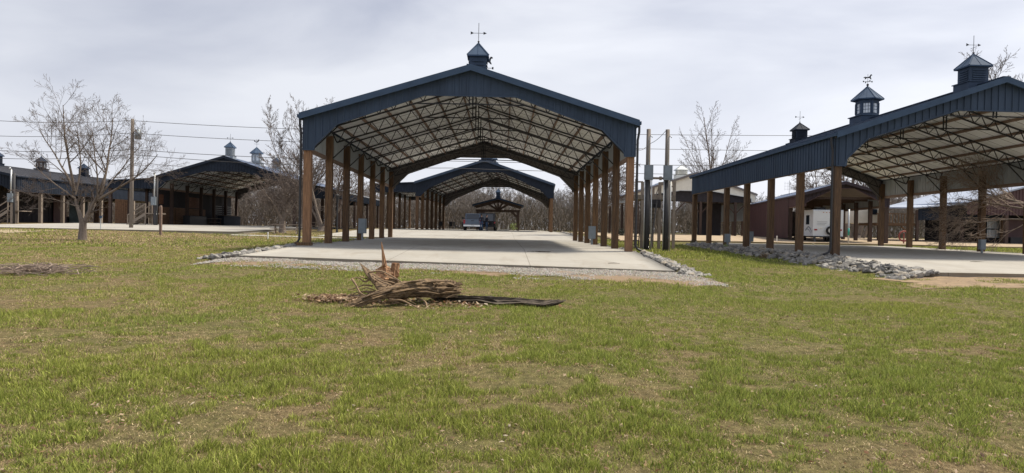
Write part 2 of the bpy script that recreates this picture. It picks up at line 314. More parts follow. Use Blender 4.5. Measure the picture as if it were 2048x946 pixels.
a = grid_sheet('concrete_slab', np.linspace(-42, -19.2, 20), np.linspace(51.5, 96, 30), SD, M['concrete'], .2); a['kind'] = 'structure'
def onG(d): return lambda x, y: lawn_z(x, y)+d
struct(grid_sheet('gravel_lot', np.linspace(9.5, 62, 60), np.linspace(57, 118, 60), lambda x, y: G(x, y)+.05+.10*np.clip(1-abs(y-70)/40, 0, 1), M['tan_gravel'], .15, 1.6))
o_ = grid_sheet('gravel_strip', np.linspace(-8.9, 5.9, 120), np.linspace(20.4, 23.3, 40), onG(.03), M['gravel'], .06, 1.6); struct(o_)
for v_ in o_.data.vertices:      # the strip widens towards the right
    x_, y_ = v_.co.x, v_.co.y; k_ = (23.3-y_)/2.9; ny_ = y_-k_*float(np.interp(x_, [-9, -3, 0, 5.4], [0, 0, 1.1, 2.0])); v_.co.z += Gf(x_, ny_)-Gf(x_, y_)-.055*max(0, k_-.35)**1.2/.65; v_.co.y = ny_
struct(grid_sheet('dirt_track', np.linspace(-60, -30, 60), np.linspace(44.5, 48.5, 10), onG(.03), M['tan_gravel'], .06, 1.4))
struct(grid_sheet('footpath', np.linspace(-19, -9.5, 60), np.linspace(49, 50.6, 8), onG(.04), M['concrete'], .06, .5))
struct(grid_sheet('dirt_track', np.linspace(12, 60, 60), np.linspace(19.5, 23.3, 10), onG(.012), M['dirt'], .06, 1.8))
# ------------------------------------------------------------------ pavilions
def profile(x, pts):
    for (x0, z0), (x1, z1) in zip(pts, pts[1:]):
        if x0-1e-6 <= x <= x1+1e-6: return z0+(z1-z0)*(x-x0)/max(x1-x0, 1e-6)
    return pts[-1][1]
def ribbed(mb, top, bot, y, th, x0, x1, step=.3, ribs=True, side=-1):
    """vertical-rib sheet between two profiles, in the plane y"""
    xs = sorted(set([x0, x1]+[p[0] for p in top+bot if x0 < p[0] < x1]))
    for a, b in zip(xs, xs[1:]):
        if b-a < 1e-4: continue
        P = [(a, profile(a+1e-5, bot)), (b, profile(b-1e-5, bot)), (b, profile(b-1e-5, top)), (a, profile(a+1e-5, top))]
        mb.prism(P, y, y+th)
    if ribs:
        x = x0+step/2
        while x < x1:
            zb, zt = profile(x, bot), profile(x, top)
            if zt-zb > .05:
                ya, yb = (y-.045, y-.001) if side < 0 else (y+th+.001, y+th+.045); mb.box((x-.026, ya, zb), (x+.026, yb, zt))
            x += step
def ribbed_x(mb, xx, th, y0, y1, zb, zt, step=.3, side=-1, droop=None):
    d = droop or (lambda y: 0)
    mb.hexa([(xx,y0,zb-d(y0)),(xx+th,y0,zb-d(y0)),(xx+th,y1,zb-d(y1)),(xx,y1,zb-d(y1)),(xx,y0,zt-d(y0)),(xx+th,y0,zt-d(y0)),(xx+th,y1,zt-d(y1)),(xx,y1,zt-d(y1))])
    y = y0+step/2
    while y < y1:
        xa, xb = (xx-.028, xx-.001) if side < 0 else (xx+th+.001, xx+th+.028); mb.box((xa, y-.028, zb-d(y)), (xb, y+.028, zt-d(y))); y += step
def weathervane(mb, x, y, z, kind, s=1.0):
    mb.tube([(x,y,z),(x,y,z+.85*s)], .012*s, 5)
    if kind == 'arrow':
        mb.tube([(x-.28*s,y,z+.42*s),(x+.28*s,y,z+.42*s)], .01*s, 5); mb.ball((x,y,z+.06*s), .045*s, 8, 5)
        mb.prism([(x+.2*s,z+.36*s),(x+.34*s,z+.42*s),(x+.2*s,z+.48*s)], y-.012, y+.012); mb.prism([(x-.34*s,z+.36*s),(x-.2*s,z+.42*s),(x-.34*s,z+.49*s)], y-.012, y+.012)
        mb.tube([(x,y-.2*s,z+.3*s),(x,y+.2*s,z+.3*s)], .01*s, 5)
    elif kind == 'letters':
        mb.ball((x,y,z+.1*s), .085*s, 10, 6)
        mb.tube([(x-.3*s,y,z+.33*s),(x+.3*s,y,z+.33*s)], .012*s, 5); mb.tube([(x,y-.3*s,z+.33*s),(x,y+.3*s,z+.33*s)], .012*s, 5)
        for q in (-.3,.3): mb.box((x+q*s-.035*s,y-.012,z+.28*s),(x+q*s+.035*s,y+.012,z+.38*s)); mb.box((x-.012,y+q*s-.035*s,z+.28*s),(x+.012,y+q*s+.035*s,z+.38*s))
        # running-horse silhouette cut from plate
        P = [(-.3,.62),(-.2,.66),(-.02,.64),(.12,.7),(.2,.84),(.28,.82),(.3,.76),(.22,.74),(.2,.62),(.26,.5),(.2,.5),(.12,.58),(-.08,.57),(-.16,.48),(-.22,.5),(-.18,.58),(-.28,.58)]
        mb.prism([(x+a*s, z+b*s) for a, b in P], y-.015, y+.015)
    elif kind == 'rooster':
        mb.tube([(x-.26*s,y,z+.33*s),(x+.26*s,y,z+.33*s)], .012*s, 5)
        P = [(-.26,.72),(-.14,.6),(0,.58),(.12,.68),(.18,.84),(.25,.78),(.2,.62),(.08,.5),(-.06,.48),(-.2,.54),(-.3,.62)]
        mb.prism([(x+a*s, z+b*s) for a, b in P], y-.015, y+.015)
def cupola(parent, x, y, z, kind, wd, hbody, hroof, mats, vane, sv=1.0):
    """square louvred or six-sided windowed turret; z is the ridge height"""
    body, roofm = mats
    r = wd/2
    b = MB()
    if kind == 'louver':
        b.prism([(x-r*1.28,z-.34*r*1.28-.06),(x,z-.03),(x+r*1.28,z-.34*r*1.28-.06),(x+r*1.28,z+.18),(x-r*1.28,z+.18)],y-r*1.28,y+r*1.28); b.box((x-r*1.4,y-r*1.4,z+.182),(x+r*1.4,y+r*1.4,z+.22)); b.box((x-r,y-r,z+.222),(x+r,y+r,z+.222+hbody))
        c = b.obj('cupola', body, parent)
        lv = MB()
        for k in range(5):
            zz = z+.3+k*(hbody-.15)/5
            for sgn in (-1, 1):
                lv.hexa([(x-r*.72,y+sgn*(r+.001),zz+.05),(x+r*.72,y+sgn*(r+.001),zz+.05),(x+r*.72,y+sgn*(r+.05),zz),(x-r*.72,y+sgn*(r+.05),zz),(x-r*.72,y+sgn*(r+.001),zz+.065),(x+r*.72,y+sgn*(r+.001),zz+.065),(x+r*.72,y+sgn*(r+.05),zz+.015),(x-r*.72,y+sgn*(r+.05),zz+.015)])
                lv.hexa([(x+sgn*(r+.001),y-r*.72,zz+.05),(x+sgn*(r+.001),y+r*.72,zz+.05),(x+sgn*(r+.05),y+r*.72,zz),(x+sgn*(r+.05),y-r*.72,zz),(x+sgn*(r+.001),y-r*.72,zz+.065),(x+sgn*(r+.001),y+r*.72,zz+.065),(x+sgn*(r+.05),y+r*.72,zz+.015),(x+sgn*(r+.05),y-r*.72,zz+.015)])
        lv.obj('louver', body, c)
        ns, rot, R_ = 4, math.pi/4, r*1.28*1.4142
    else:
        hx = lambda rr, zz: [(x+rr*math.cos(R(30+60*k)), y+rr*math.sin(R(30+60*k)), zz) for k in range(6)]
        b.prism([(x-r*1.1,z-.34*r*1.1-.06),(x,z-.03),(x+r*1.1,z-.34*r*1.1-.06),(x+r*1.1,z+.22),(x-r*1.1,z+.22)],y-r*1.1,y+r*1.1); b.box((x-r*1.22,y-r*1.22,z+.222),(x+r*1.22,y+r*1.22,z+.27))
        for lo, hi, rr in ((z+.272, z+.42, r), (z+.42+hbody*.62, z+.27+hbody, r)):
            P = hx(rr, lo)+hx(rr, hi); b.add(P, [tuple(reversed(range(6))), tuple(range(6, 12))]+[(i, (i+1) % 6, (i+1) % 6+6, i+6) for i in range(6)])
        for px_, py_, _ in hx(r*.93, 0): b.tube([(px_,py_,z+.4),(px_,py_,z+.45+hbody*.62)], .07, 6)
        c = b.obj('cupola', body, parent)
        H = hx(r*.9, 0)
        for k in range(6):
            p, q = Vector(H[k]), Vector(H[(k+1) % 6]); g = MB(); z0, z1 = z+.421, z+.42+hbody*.62
            e = (q-p)*.16; g.bar(p+e+Vector((0,0,(z0+z1)/2)), q-e+Vector((0,0,(z0+z1)/2)), .02, z1-z0-.01)
            g.obj('window', M['cup_glass'], c)
            fr = MB()
            for tt in (.12, .36, .64, .88): s_ = p.lerp(q, tt); fr.bar(s_+Vector((0,0,z0)), s_+Vector((0,0,z1)), .03 if tt in (.36,.64) else .07)
            for tt in (.35, .68): fr.bar(p+Vector((0,0,z0+(z1-z0)*tt)), q+Vector((0,0,z0+(z1-z0)*tt)), .028)
            fr.obj('window_frame', body, c)
        ns, rot, R_ = 6, R(30), r*1.42
    zr = z+.222+hbody if kind == 'louver' else z+.272+hbody
    rf = MB(); P = [(x+R_*math.cos(rot+2*math.pi*k/ns), y+R_*math.sin(rot+2*math.pi*k/ns), zr+.0) for k in range(ns)]
    P2 = [(px_, py_, zr+.06) for px_, py_, _ in P]; ap = (x, y, zr+.06+hroof)
    rf.add(P+P2+[ap], [tuple(reversed(range(ns)))]+[(i, (i+1) % ns, (i+1) % ns+ns, i+ns) for i in range(ns)]+[(ns+i, ns+(i+1) % ns, 2*ns) for i in range(ns)])
    for i in range(ns):
        rf.bar(P2[i], ap, .05, .04); m_ = tuple((Vector(P2[i])+Vector(P2[(i+1) % ns]))/2); rf.bar(m_, ap, .03, .03)
    rf.obj('cupola_roof', roofm, c)
    v = MB(); weathervane(v, x, y, zr+.05+hroof, vane, sv); v.obj('weathervane', M['vane'], c)
    return c
def pavilion(name, label, x0, y0, ang, Wd, bay, nb, eave, ridge, hdr_z, flat_z, droop=0, roof='roof_navy', side='blue', gable='blue', trim='blue_trim', liner='liner', inner='galv',
             post='post', front_post=None, base_l=None, leanL=None, leanR=None, kneez=3.3, kneetop=4.2, flat_half=1.9, trusses=True, group=None, group2=None, slabz=None, Lside=True, spouts=True, purlin=True, ribs=True, tz=None):
    zb = Gf(x0, y0); T = thing(name, label, 'pavilion', (x0, y0, zb), -ang, group)
    Z = lambda z: z+HC-zb
    Lh = bay*nb; D = lambda y: droop*y/Lh
    E, Rg, hz_ = Z(eave), Z(ridge), Z(hdr_z)
    mid = Wd/2; oh = .22; sl = (Rg-E)/(mid+oh)
    roof_z = lambda x: Rg-sl*abs(x-mid)
    # roof skin
    rb = MB(); lb = MB(); y1, y2 = -.5, Lh+.42
    th = .05
    def slope(mb, xa, za, xb, zb_, dz, t, ya=y1, yb=y2):
        mb.hexa([(xa,ya,za+dz-D(ya)),(xb,ya,zb_+dz-D(ya)),(xb,yb,zb_+dz-D(yb)),(xa,yb,za+dz-D(yb)),(xa,ya,za+dz+t-D(ya)),(xb,ya,zb_+dz+t-D(ya)),(xb,yb,zb_+dz+t-D(yb)),(xa,yb,za+dz+t-D(yb))])
    slope(rb, -oh, E, mid, Rg, 0, th); slope(rb, mid+.002, Rg, Wd+oh, E, 0, th)
    # standing ribs on the skin
    y = y1+.3
    while y < y2:
        for xa, xb in ((-oh, mid), (mid, Wd+oh)):
            za, zb2 = roof_z(xa) if xa != mid else Rg, roof_z(xb) if xb != mid else Rg
            rb.bar((xa, y, za+th+.012-D(y)), (xb, y, zb2+th+.012-D(y)), .05, .03)
        y += .6
    rb.bar((mid, y1, Rg+th+.02-D(y1)), (mid, y2, Rg+th+.02-D(y2)), .35, .05)
    slope(lb, 0.04, E-.03+sl*oh, mid-.01, Rg-.03, -.03, .02, .04, Lh-.04); lb.obj('ceiling_liner', M[liner], T); lb = MB(); slope(lb, mid+.01, Rg-.03, Wd-.04, E-.03+sl*oh, -.03, .02, .04, Lh-.04)
    rb.obj('roof', M[roof], T)
    # seams on the liner
    lb.obj('ceiling_liner', M[liner], T)
    y = .5
    if trusses:
        while y < Lh:
            sm = MB()
            for xa, xb in ((.05, mid), (mid, Wd-.05)): sm.bar((xa, y, roof_z(xa)-.068-D(y)), (xb, y, roof_z(xb)-.068-D(y)), .018, .012)
            sm.obj('liner_seam', M['dark_liner'], T); y += .915
    # rake and eave trim
    for yy in (y1-.04, y2+.012):
        tr = MB()
        for xa, xb in ((-oh-.02, mid), (mid, Wd+oh+.02)):
            za = Rg-sl*abs(xa-mid); zb2 = Rg-sl*abs(xb-mid)
            tr.hexa([(xa,yy,za-.17-D(yy)),(xb,yy,zb2-.17-D(yy)),(xb,yy+.03,zb2-.17-D(yy)),(xa,yy+.03,za-.17-D(yy)),(xa,yy,za+.09-D(yy)),(xb,yy,zb2+.09-D(yy)),(xb,yy+.03,zb2+.09-D(yy)),(xa,yy+.03,za+.09-D(yy))])
        tr.obj('rake_trim', M[trim], T)
    for ya, yb in ((y1, -.04), (Lh+.04, y2)):
        so_ = MB()
        for xa, xb in ((-oh, mid), (mid, Wd+oh)): slope(so_, xa, Rg-sl*abs(xa-mid), xb, Rg-sl*abs(xb-mid), -.06, .02, ya, yb)
        so_.obj('soffit', M[trim], T)
    for xx in (-oh-.10, Wd+oh+.01):
        gt = MB()
        gt.hexa([(xx,y1,E-.1-D(y1)),(xx+.09,y1,E-.1-D(y1)),(xx+.09,y2,E-.1-D(y2)),(xx,y2,E-.1-D(y2)),(xx,y1,E+.03-D(y1)),(xx+.09,y1,E+.03-D(y1)),(xx+.09,y2,E+.03-D(y2)),(xx,y2,E+.03-D(y2))])
        gt.obj('gutter', M[trim], T)
    # gable sheets
    top = [(-.12, roof_z(-.12)-.04), (mid, Rg-.05), (Wd+.12, roof_z(Wd+.12)-.04)]
    kz, kt, fz = Z(kneez), Z(kneetop), Z(flat_z)
    bot = [(-.12, hz_), (.30, hz_+.0), (.34, kz), (1.25, kt), (mid-flat_half, fz), (mid+flat_half, fz), (Wd-1.25, kt), (Wd-.34, kz), (Wd-.30, hz_), (Wd+.12, hz_)]
    g = MB(); ribbed(g, top, bot, -.20, .03, -.12, Wd+.12, ribs=ribs); g.obj('gable_siding', M[gable], T)
    # trim along the opening of the gable
    et = MB()
    for (xa, za), (xb, zb2) in zip(bot, bot[1:]): et.bar((xa, -.19, za), (xb, -.19, zb2), .10, .05, (0,0,1))
    et.obj('opening_trim', M[side], T)
    g = MB(); dz = droop; ribbed(g, [(a, b-dz) for a, b in top], [(a, b-dz-.1) for a, b in bot], Lh+.17, .03, -.12, Wd+.12, side=1, ribs=ribs); g.obj('gable_siding', M[gable], T)
    g = MB(); ribbed(g, [(a, b-dz-.03) for a, b in top], [(a, b-dz-.09) for a, b in bot], Lh+.145, .02, -.1, Wd+.1, ribs=False); g.obj('gable_liner', M['dark_liner'], T)
    # side headers
    for xo, xi, s1 in ((-.17, -.135, -1), (Wd+.14, Wd+.115, 1)):
        sh = MB(); ribbed_x(sh, xo, .03, -.17, Lh+.17, hz_, E-.02, side=s1, droop=D); sh.obj('header_siding', M[side], T)
        si = MB(); ribbed_x(si, xi, .02, -.1, Lh+.1, hz_+.02, E-.02, side=-s1, droop=D); si.obj('header_liner', M[inner], T)
    for xx in (-.10, Wd+.10): sk = MB(); sk.bar((xx, 0, hz_+.06-D(0)), (xx, Lh, hz_+.06-D(Lh)), .04, .2); sk.obj('skirt_board', M['purlin'], T)
    # posts
    ca, sa_ = math.cos(-ang), math.sin(-ang)
    gz = lambda lx, ly: (slabz(x0+lx*ca-ly*sa_, y0+lx*sa_+ly*ca) if slabz else Gf(x0+lx*ca-ly*sa_, y0+lx*sa_+ly*ca))-zb
    for i in range(nb+1):
        for lx, sg in ((0, 0), (Wd, 1)):
            ly = i*bay; p = MB(); hw = .15; z0 = float(gz(lx, ly))-.05; z1 = (E-.28-D(ly)); xc = lx+(.03 if sg == 0 else -.03)
            if i == 0: z1 = hz_+.25
            # laminated post: three plies with slightly different height
            for k, dx in enumerate((-.1, 0, .1)): p.box((xc+dx-.0485, ly-hw+(.004 if k == 1 else 0), z0), (xc+dx+.0485, ly+hw-(.004 if k == 1 else 0), z1-(.0 if k != 1 else .02)))
            p.obj('post', M[front_post if (front_post and i == 0) else post], T)
            if i == 0 :
                p = MB(); p.box((xc-.12, ly-.1, z1+.001), (xc+.12, ly+.12, E-.3)); p.obj('post_top', M['post_dark'], T)
    # trusses
    if trusses:
        for i in range(nb+1):
            yy = i*bay; t = MB(); d = D(yy)
            if i == 0: yy += .19
            if i == nb: yy -= .19
            tc_, bc = .24, .74
            zt = lambda x: roof_z(x)-tc_-d; zc = lambda x: roof_z(x)-bc-d
            for sgn in (0, 1):
                X = (lambda q: q) if sgn == 0 else (lambda q: Wd-q)
                t.bar((X(.12), yy, zt(.12)), (X(mid-.03), yy, zt(mid)), .07, .065); t.bar((X(.35), yy, zc(.35)), (X(mid-.03), yy, zc(mid)), .07, .065)
                t.bar((X(.15), yy, zt(.15)), (X(.35), yy, zc(.35)), .05)
                n = 10; st = (mid-.6)/n
                for k in range(n):
                    a = .45+k*st; t.bar((X(a), yy, zc(a)), (X(a+st*.45), yy, zt(a+st*.45)), .034); t.bar((X(a+st*.45), yy, zt(a+st*.45)), (X(a+st), yy, zc(a+st)), .034)
                t.bar((X(.1), yy, zt(.1)-1.25), (X(1.25), yy, zc(1.25)), .05)
                t.bar((X(mid-2.3), yy, zc(mid-2.3)), (X(mid), yy, zc(mid-2.3)+.02), .05)
            for q in (-.07, .07): t.bar((mid+q, yy, zt(mid)+.05), (mid+q, yy, zc(mid-2.3)-.05), .05)
            for k in range(4): t.bar((mid-.07, yy, zt(mid)-.25-k*.25), (mid+.07, yy, zt(mid)-.25-k*.25), .03)
            t.obj('truss', M['truss'], T)
        if purlin:
            for k in range(6):
                q = .55+k*(mid-.75)/5.3
                for X in (q, Wd-q):
                    p = MB(); p.bar((X, .2, roof_z(X)-.14-D(.2)), (X, Lh-.2, roof_z(X)-.14-D(Lh)), .055, .14); p.obj('purlin', M['purlin'], T)
    if spouts:
        for X, sg in ((-.30, -1), (Wd+.30, 1)):
            z0 = float(gz(X, -.1)); p = MB(); p.tube([(X, -.12, E-.1), (X, -.12, E-.35), (X-sg*.06, -.14, E-.7), (X-sg*.06, -.14, z0+.28), (X+sg*.02, -.15, z0+.12), (X+sg*.25, -.17, z0+.02)], .05, 8); p.obj('downspout', M['black'], T)
    # lean-to roofs
    for ln, sg in ((leanL, -1), (leanR, 1)):
        if not ln: continue
        wl, zl, zh = ln['w'], Z(ln['z']), Z(ln['hdr']); X0 = 0 if sg < 0 else Wd; xe = X0+sg*wl; zt = E-.02
        lo = MB(); a_ = sorted([(X0+sg*.19, zt), (xe+sg*.2, zl)]); slope(lo, a_[0][0], a_[0][1], a_[1][0], a_[1][1], 0, .05); lo.obj('lean_to_roof', M[roof], T)
        lo = MB(); slope(lo, a_[0][0], a_[0][1], a_[1][0], a_[1][1], -.05, .02, .05, Lh-.05); lo.obj('ceiling_liner', M[liner], T)
        tp = sorted([(X0+sg*.12, zt-.02), (xe+sg*.12, zl-.02)]); bt = sorted([(X0+sg*.12, zh+.02), (xe+sg*.12, zh)])
        for yy, sd_ in ((-.2, -1), (Lh+.17, 1)):
            lo = MB(); ribbed(lo, tp, bt, yy, .03, tp[0][0], tp[1][0], side=sd_, ribs=ribs); lo.obj('gable_siding', M[gable], T)
        lo = MB(); ribbed_x(lo, xe+(-.17 if sg < 0 else .14), .03, -.17, Lh+.17, zh, zl-.02, side=sg); lo.obj('header_siding', M[side], T)
        lo = MB(); ribbed_x(lo, xe+(-.135 if sg < 0 else .115), .02, -.1, Lh+.1, zh+.02, zl-.02, side=-sg); lo.obj('header_liner', M[inner], T)
        for i in range(nb+1):
            p = MB(); z0 = float(gz(xe, i*bay))-.05; p.box((xe-.13, i*bay-.13, z0), (xe+.13, i*bay+.13, zl-.1)); p.obj('post', M[post], T)
        for i in range(0, nb+1):
            t = MB(); yy = i*bay+(.19 if i == 0 else -.19 if i == nb else 0)
            for dz_ in (.2, .62): t.bar((X0+sg*.1, yy, zt-dz_), (xe-sg*.1, yy, zl-dz_), .06)
            nn = 6
            for k in range(nn):
                u0, u1, u2 = k/nn, (k+.5)/nn, (k+1)/nn; f_ = lambda u, dz_: (X0+sg*.1+(xe-X0-sg*.2)*u, yy, zt-dz_+(zl-zt)*u)
                t.bar(f_(u0, .62), f_(u1, .2), .03); t.bar(f_(u1, .2), f_(u2, .62), .03)
            t.obj('truss', M['truss'], T)
    T['_e'] = 0; del T['_e']
    return T, Z, roof_z, D
GRP = 'open pavilions with cupolas'
# first pavilion
A, Z, rz, D = pavilion('pavilion', 'big blue steel open pavilion over the central concrete drive, nearest and largest in the middle', -8.18, 29.7, 0, 13.5, 3.66, 6, 4.5, 6.64, 3.12, 5.48, droop=.24, front_post='post_lit', slabz=SA)
cm = (M['blue'], M['blue_trim'])
cupola(A, 6.9, 3.4, rz(6.75)-D(3.4)+.12, 'louver', .78, .95, .66, cm, 'arrow', 1.1)
cupola(A, 7.05, 11, rz(6.75)-D(11)+.15, 'window', 1.35, 1.0, .75, cm, 'letters', 1.3)
cupola(A, 6.9, 19, rz(6.75)-D(19)+.05, 'louver', .78, .78, .62, cm, 'arrow', 1.1)
p = MB(); p.box((-.42, -.30, SA(-8.2, 29.5)-Gf(-8.18, 29.7)-.02), (.28, .02, SA(-8.2, 29.5)-Gf(-8.18, 29.7)+.13)); p.obj('post_plinth', M['post'], A)
# right pavilion
C_, Z, rz, D = pavilion('pavilion', 'blue open pavilion at right, cut by the picture edge, three cupolas on its ridge', 14.4, 30.6, -.009, 14.1, 3.66, 6, 4.33, 6.85, 3.0, 5.5, droop=.16, slabz=SC)
cupola(C_, 7.05, 1.7, rz(7.05)+.02, 'louver', .86, .66, .62, cm, 'arrow', 1.0)
cupola(C_, 7.05, 11, rz(7.05)-.08, 'window', 1.26, .92, .80, cm, 'letters', .85)
cupola(C_, 7.05, 20.3, rz(7.05)-.16, 'louver', .80, .56, .52, (M['navy'], M['navy']), 'arrow', 1.0)
# second pavilion behind the first
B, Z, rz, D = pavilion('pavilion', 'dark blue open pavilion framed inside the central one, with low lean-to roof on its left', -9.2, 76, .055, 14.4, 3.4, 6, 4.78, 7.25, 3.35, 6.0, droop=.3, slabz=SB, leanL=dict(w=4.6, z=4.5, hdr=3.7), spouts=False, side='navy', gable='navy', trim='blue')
for yy, kd in ((2.5, 'louver'), (9.5, 'window'), (17, 'louver')): cupola(B, 7.2, yy, rz(7.2)-D(yy)+.05, kd, 1.2, .8, .7, cm, 'arrow', 1)
# left pavilion with bar
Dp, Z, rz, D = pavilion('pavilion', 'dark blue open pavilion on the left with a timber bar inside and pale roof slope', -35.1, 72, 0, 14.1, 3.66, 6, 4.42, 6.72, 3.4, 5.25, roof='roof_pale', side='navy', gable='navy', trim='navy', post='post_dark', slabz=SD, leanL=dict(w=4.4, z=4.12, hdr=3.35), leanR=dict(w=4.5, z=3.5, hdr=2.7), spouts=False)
cg = (M['grey_metal'], M['blue_trim'])
cupola(Dp, 7.05, 1.2, rz(7.05)+.03, 'louver', .72, .78, .55, cg, 'arrow', 1.0)
cupola(Dp, 7.05, 9, rz(7.05)+.03, 'window', 1.08, .95, .7, cg, 'rooster', 1.1)
cupola(Dp, 7.05, 16, rz(7.05)+.03, 'louver', .72, .7, .5, cg, 'arrow', .7)
# far left barn
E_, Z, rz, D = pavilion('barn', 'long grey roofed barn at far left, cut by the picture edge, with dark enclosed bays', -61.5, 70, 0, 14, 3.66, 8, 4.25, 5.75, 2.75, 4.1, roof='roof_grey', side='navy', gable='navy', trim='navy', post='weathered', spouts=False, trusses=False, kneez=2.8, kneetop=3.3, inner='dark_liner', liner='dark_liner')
E_['category'] = 'barn'
for yy, kd in ((7, 'louver'), (14.5, 'window'), (23, 'louver')): cupola(E_, 7, yy, rz(7)+.04, kd, (.85 if kd == 'louver' else 1.0), .75, .6, (M['navy'], M['roof_navy']), 'arrow', 1)
p = MB(); zb = E_.location.z; p.box((10.4, .3, -.05), (10.55, 13.3, Z(2.9))); 
for k in range(9): p.box((10.56, .5+k*1.4, .02), (10.60, .56+k*1.4, Z(2.88)))
p.box((3, .3, -.05), (10.35, .45, Z(2.9))); p.obj('enclosed_wall', M['dark_wall'], E_)
for y_, z_ in ((3.2, 2.05), (7.0, 1.2), (9.8, 2.0)): p = MB(); p.box((10.62, y_, Z(z_)), (10.68, y_+2.6, Z(z_)+.06)); p.obj('shelf_rail', M['galv'], E_)
for y0_, y1_ in ((10.9, 13.2),): p = MB(); p.box((10.7, y0_, -.03), (10.8, y1_, Z(2.7))); p.obj('plank_panel', M['red_siding'], E_)
# white gabled open barn behind the power poles
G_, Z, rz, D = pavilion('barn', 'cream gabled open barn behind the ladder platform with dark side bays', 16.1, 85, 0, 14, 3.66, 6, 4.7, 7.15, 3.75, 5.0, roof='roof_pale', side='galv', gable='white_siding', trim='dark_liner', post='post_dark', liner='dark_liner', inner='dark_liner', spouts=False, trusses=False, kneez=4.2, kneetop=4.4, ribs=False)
G_['category'] = 'barn'
cupola(G_, 5.6, 1.5, rz(5.6)+.1, 'louver', 1.2, .55, .6, (M['white_siding'], M['galv']), 'arrow', .8)
p = MB(); p.box((-.1, .25, Z(3.7)), (14.1, .35, Z(4.98))); p.obj('dark_band', M['dark_wall'], G_)  # dark band across the whole front, just below the cream gable
p = MB(); p.box((8.3, 3.5, -.1), (11.2, 3.65, Z(3.7))); p.obj('mesh_curtain', M['dark_wall'], G_)
p = MB(); p.box((13.0, .4, Z(1.5)), (13.1, 12, Z(3.7))); p.obj('side_sheet', M['grey_metal'], G_)
for lx in (4.5, 7.7, 11.9):
    p = MB(); p.box((lx-.13, .1, -.1), (lx+.13, .36, Z(3.75))); p.bar((lx, .23, Z(2.3)), (lx-1.3, .23, Z(3.7)), .12); p.bar((lx, .23, Z(2.3)), (lx+1.3, .23, Z(3.7)), .12); p.obj('braced_post', M['post_dark'], G_)
# maroon barn that shelters the trailer
ang = math.atan2(29.5-25.6, 84-60.7)
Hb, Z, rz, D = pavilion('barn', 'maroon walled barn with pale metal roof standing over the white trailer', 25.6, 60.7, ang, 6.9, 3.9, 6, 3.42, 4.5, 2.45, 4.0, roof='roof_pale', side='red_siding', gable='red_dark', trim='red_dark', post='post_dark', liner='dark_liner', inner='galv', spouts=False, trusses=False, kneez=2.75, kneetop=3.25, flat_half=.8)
Hb['category'] = 'barn'
p = MB(); ribbed_x(p, -.21, .03, 3.8, 23.5, .35, Z(3.4), side=-1); p.obj('wall', M['red_siding'], Hb)
p = MB(); p.box((-.12, 4, -.1), (.1, 23, .34)); p.obj('wall_foot', M['dark_wall'], Hb)
p = MB()
for k in range(7): p.bar((.2, .6+k*3.6, Z(3.2)), (6.7, .6+k*3.6, Z(3.2)), .08, .2)
p.obj('tie_beam', M['post_dark'], Hb)
# ------------------------------------------------------------------ bar inside the left pavilion
bar = thing('timber_bar', 'cedar plank bar with dark upper wall and counters under the left pavilion', 'bar', (-35.6, 73.3, float(SD(-35.6, 73.3))))
def bx(par, nm, m, a, b): p = MB(); p.box(a, b); return p.obj(nm, m, par)
p = MB()
for k in range(9): p.box((0, 0, .01+k*.2), (.08, 12, .2+k*.2))
p.obj('plank_wall', M['plank'], bar)
bx(bar, 'upper_wall', M['dark_wall'], (-.02, 0, 1.82), (.06, 20, 3.6)); bx(bar, 'end_wall', M['dark_wall'], (-.02, 12.02, 0), (.07, 20, 1.815))
bx(bar, 'end_wall', M['dark_wall'], (-4.3, 19.9, 0), (-.03, 20, 3.5))
bx(bar, 'orange_panel', M['panel_orange'], (.08, 7.5, 1.9), (.12, 10.3, 3.1)); bx(bar, 'orange_panel', M['panel_orange'], (.08, .5, 2.1), (.12, 1.4, 3.1))
for y0_, y1_ in ((4.6, 8.9),): bx(bar, 'counter', M['black'], (.75, y0_, 0), (1.5, y1_, .95)); bx(bar, 'counter_top', M['dark_wall'], (.7, y0_-.05, .952), (1.56, y1_+.05, 1.0))
bx(bar, 'counter', M['navy'], (.75, 14.0, 0), (1.5, 19.5, 1.15)); bx(bar, 'counter_top', M['weathered'], (.7, 13.9, 1.152), (1.6, 19.6, 1.2))
for c0 in (14.2, 17.4):
    for k in range(5): bx(bar, 'shelf', M['galv'], (.08, c0, 1.35+k*.24), (.3, c0+2.3, 1.385+k*.24))
bx(bar, 'frame_post', M['post'], (.08, 4.0, .02), (.2, 4.15, 1.8))
tb = thing('side_table', 'small dark table standing beside the bar counter under the left pavilion', 'table', (-33.9, 84.0, float(SD(-34, 84))))
bx(tb, 'table_top', M['weathered'], (-.5, -.9, .7), (.5, .9, .76))
for a_, b_ in ((-.4,-.8),(.4,-.8),(-.4,.8),(.4,.8)): bx(tb, 'leg', M['post_dark'], (a_-.04, b_-.04, 0), (a_+.04, b_+.04, .699))
bx(tb, 'lower_shelf', M['weathered'], (-.34, -.74, .28), (.34, .74, .33))
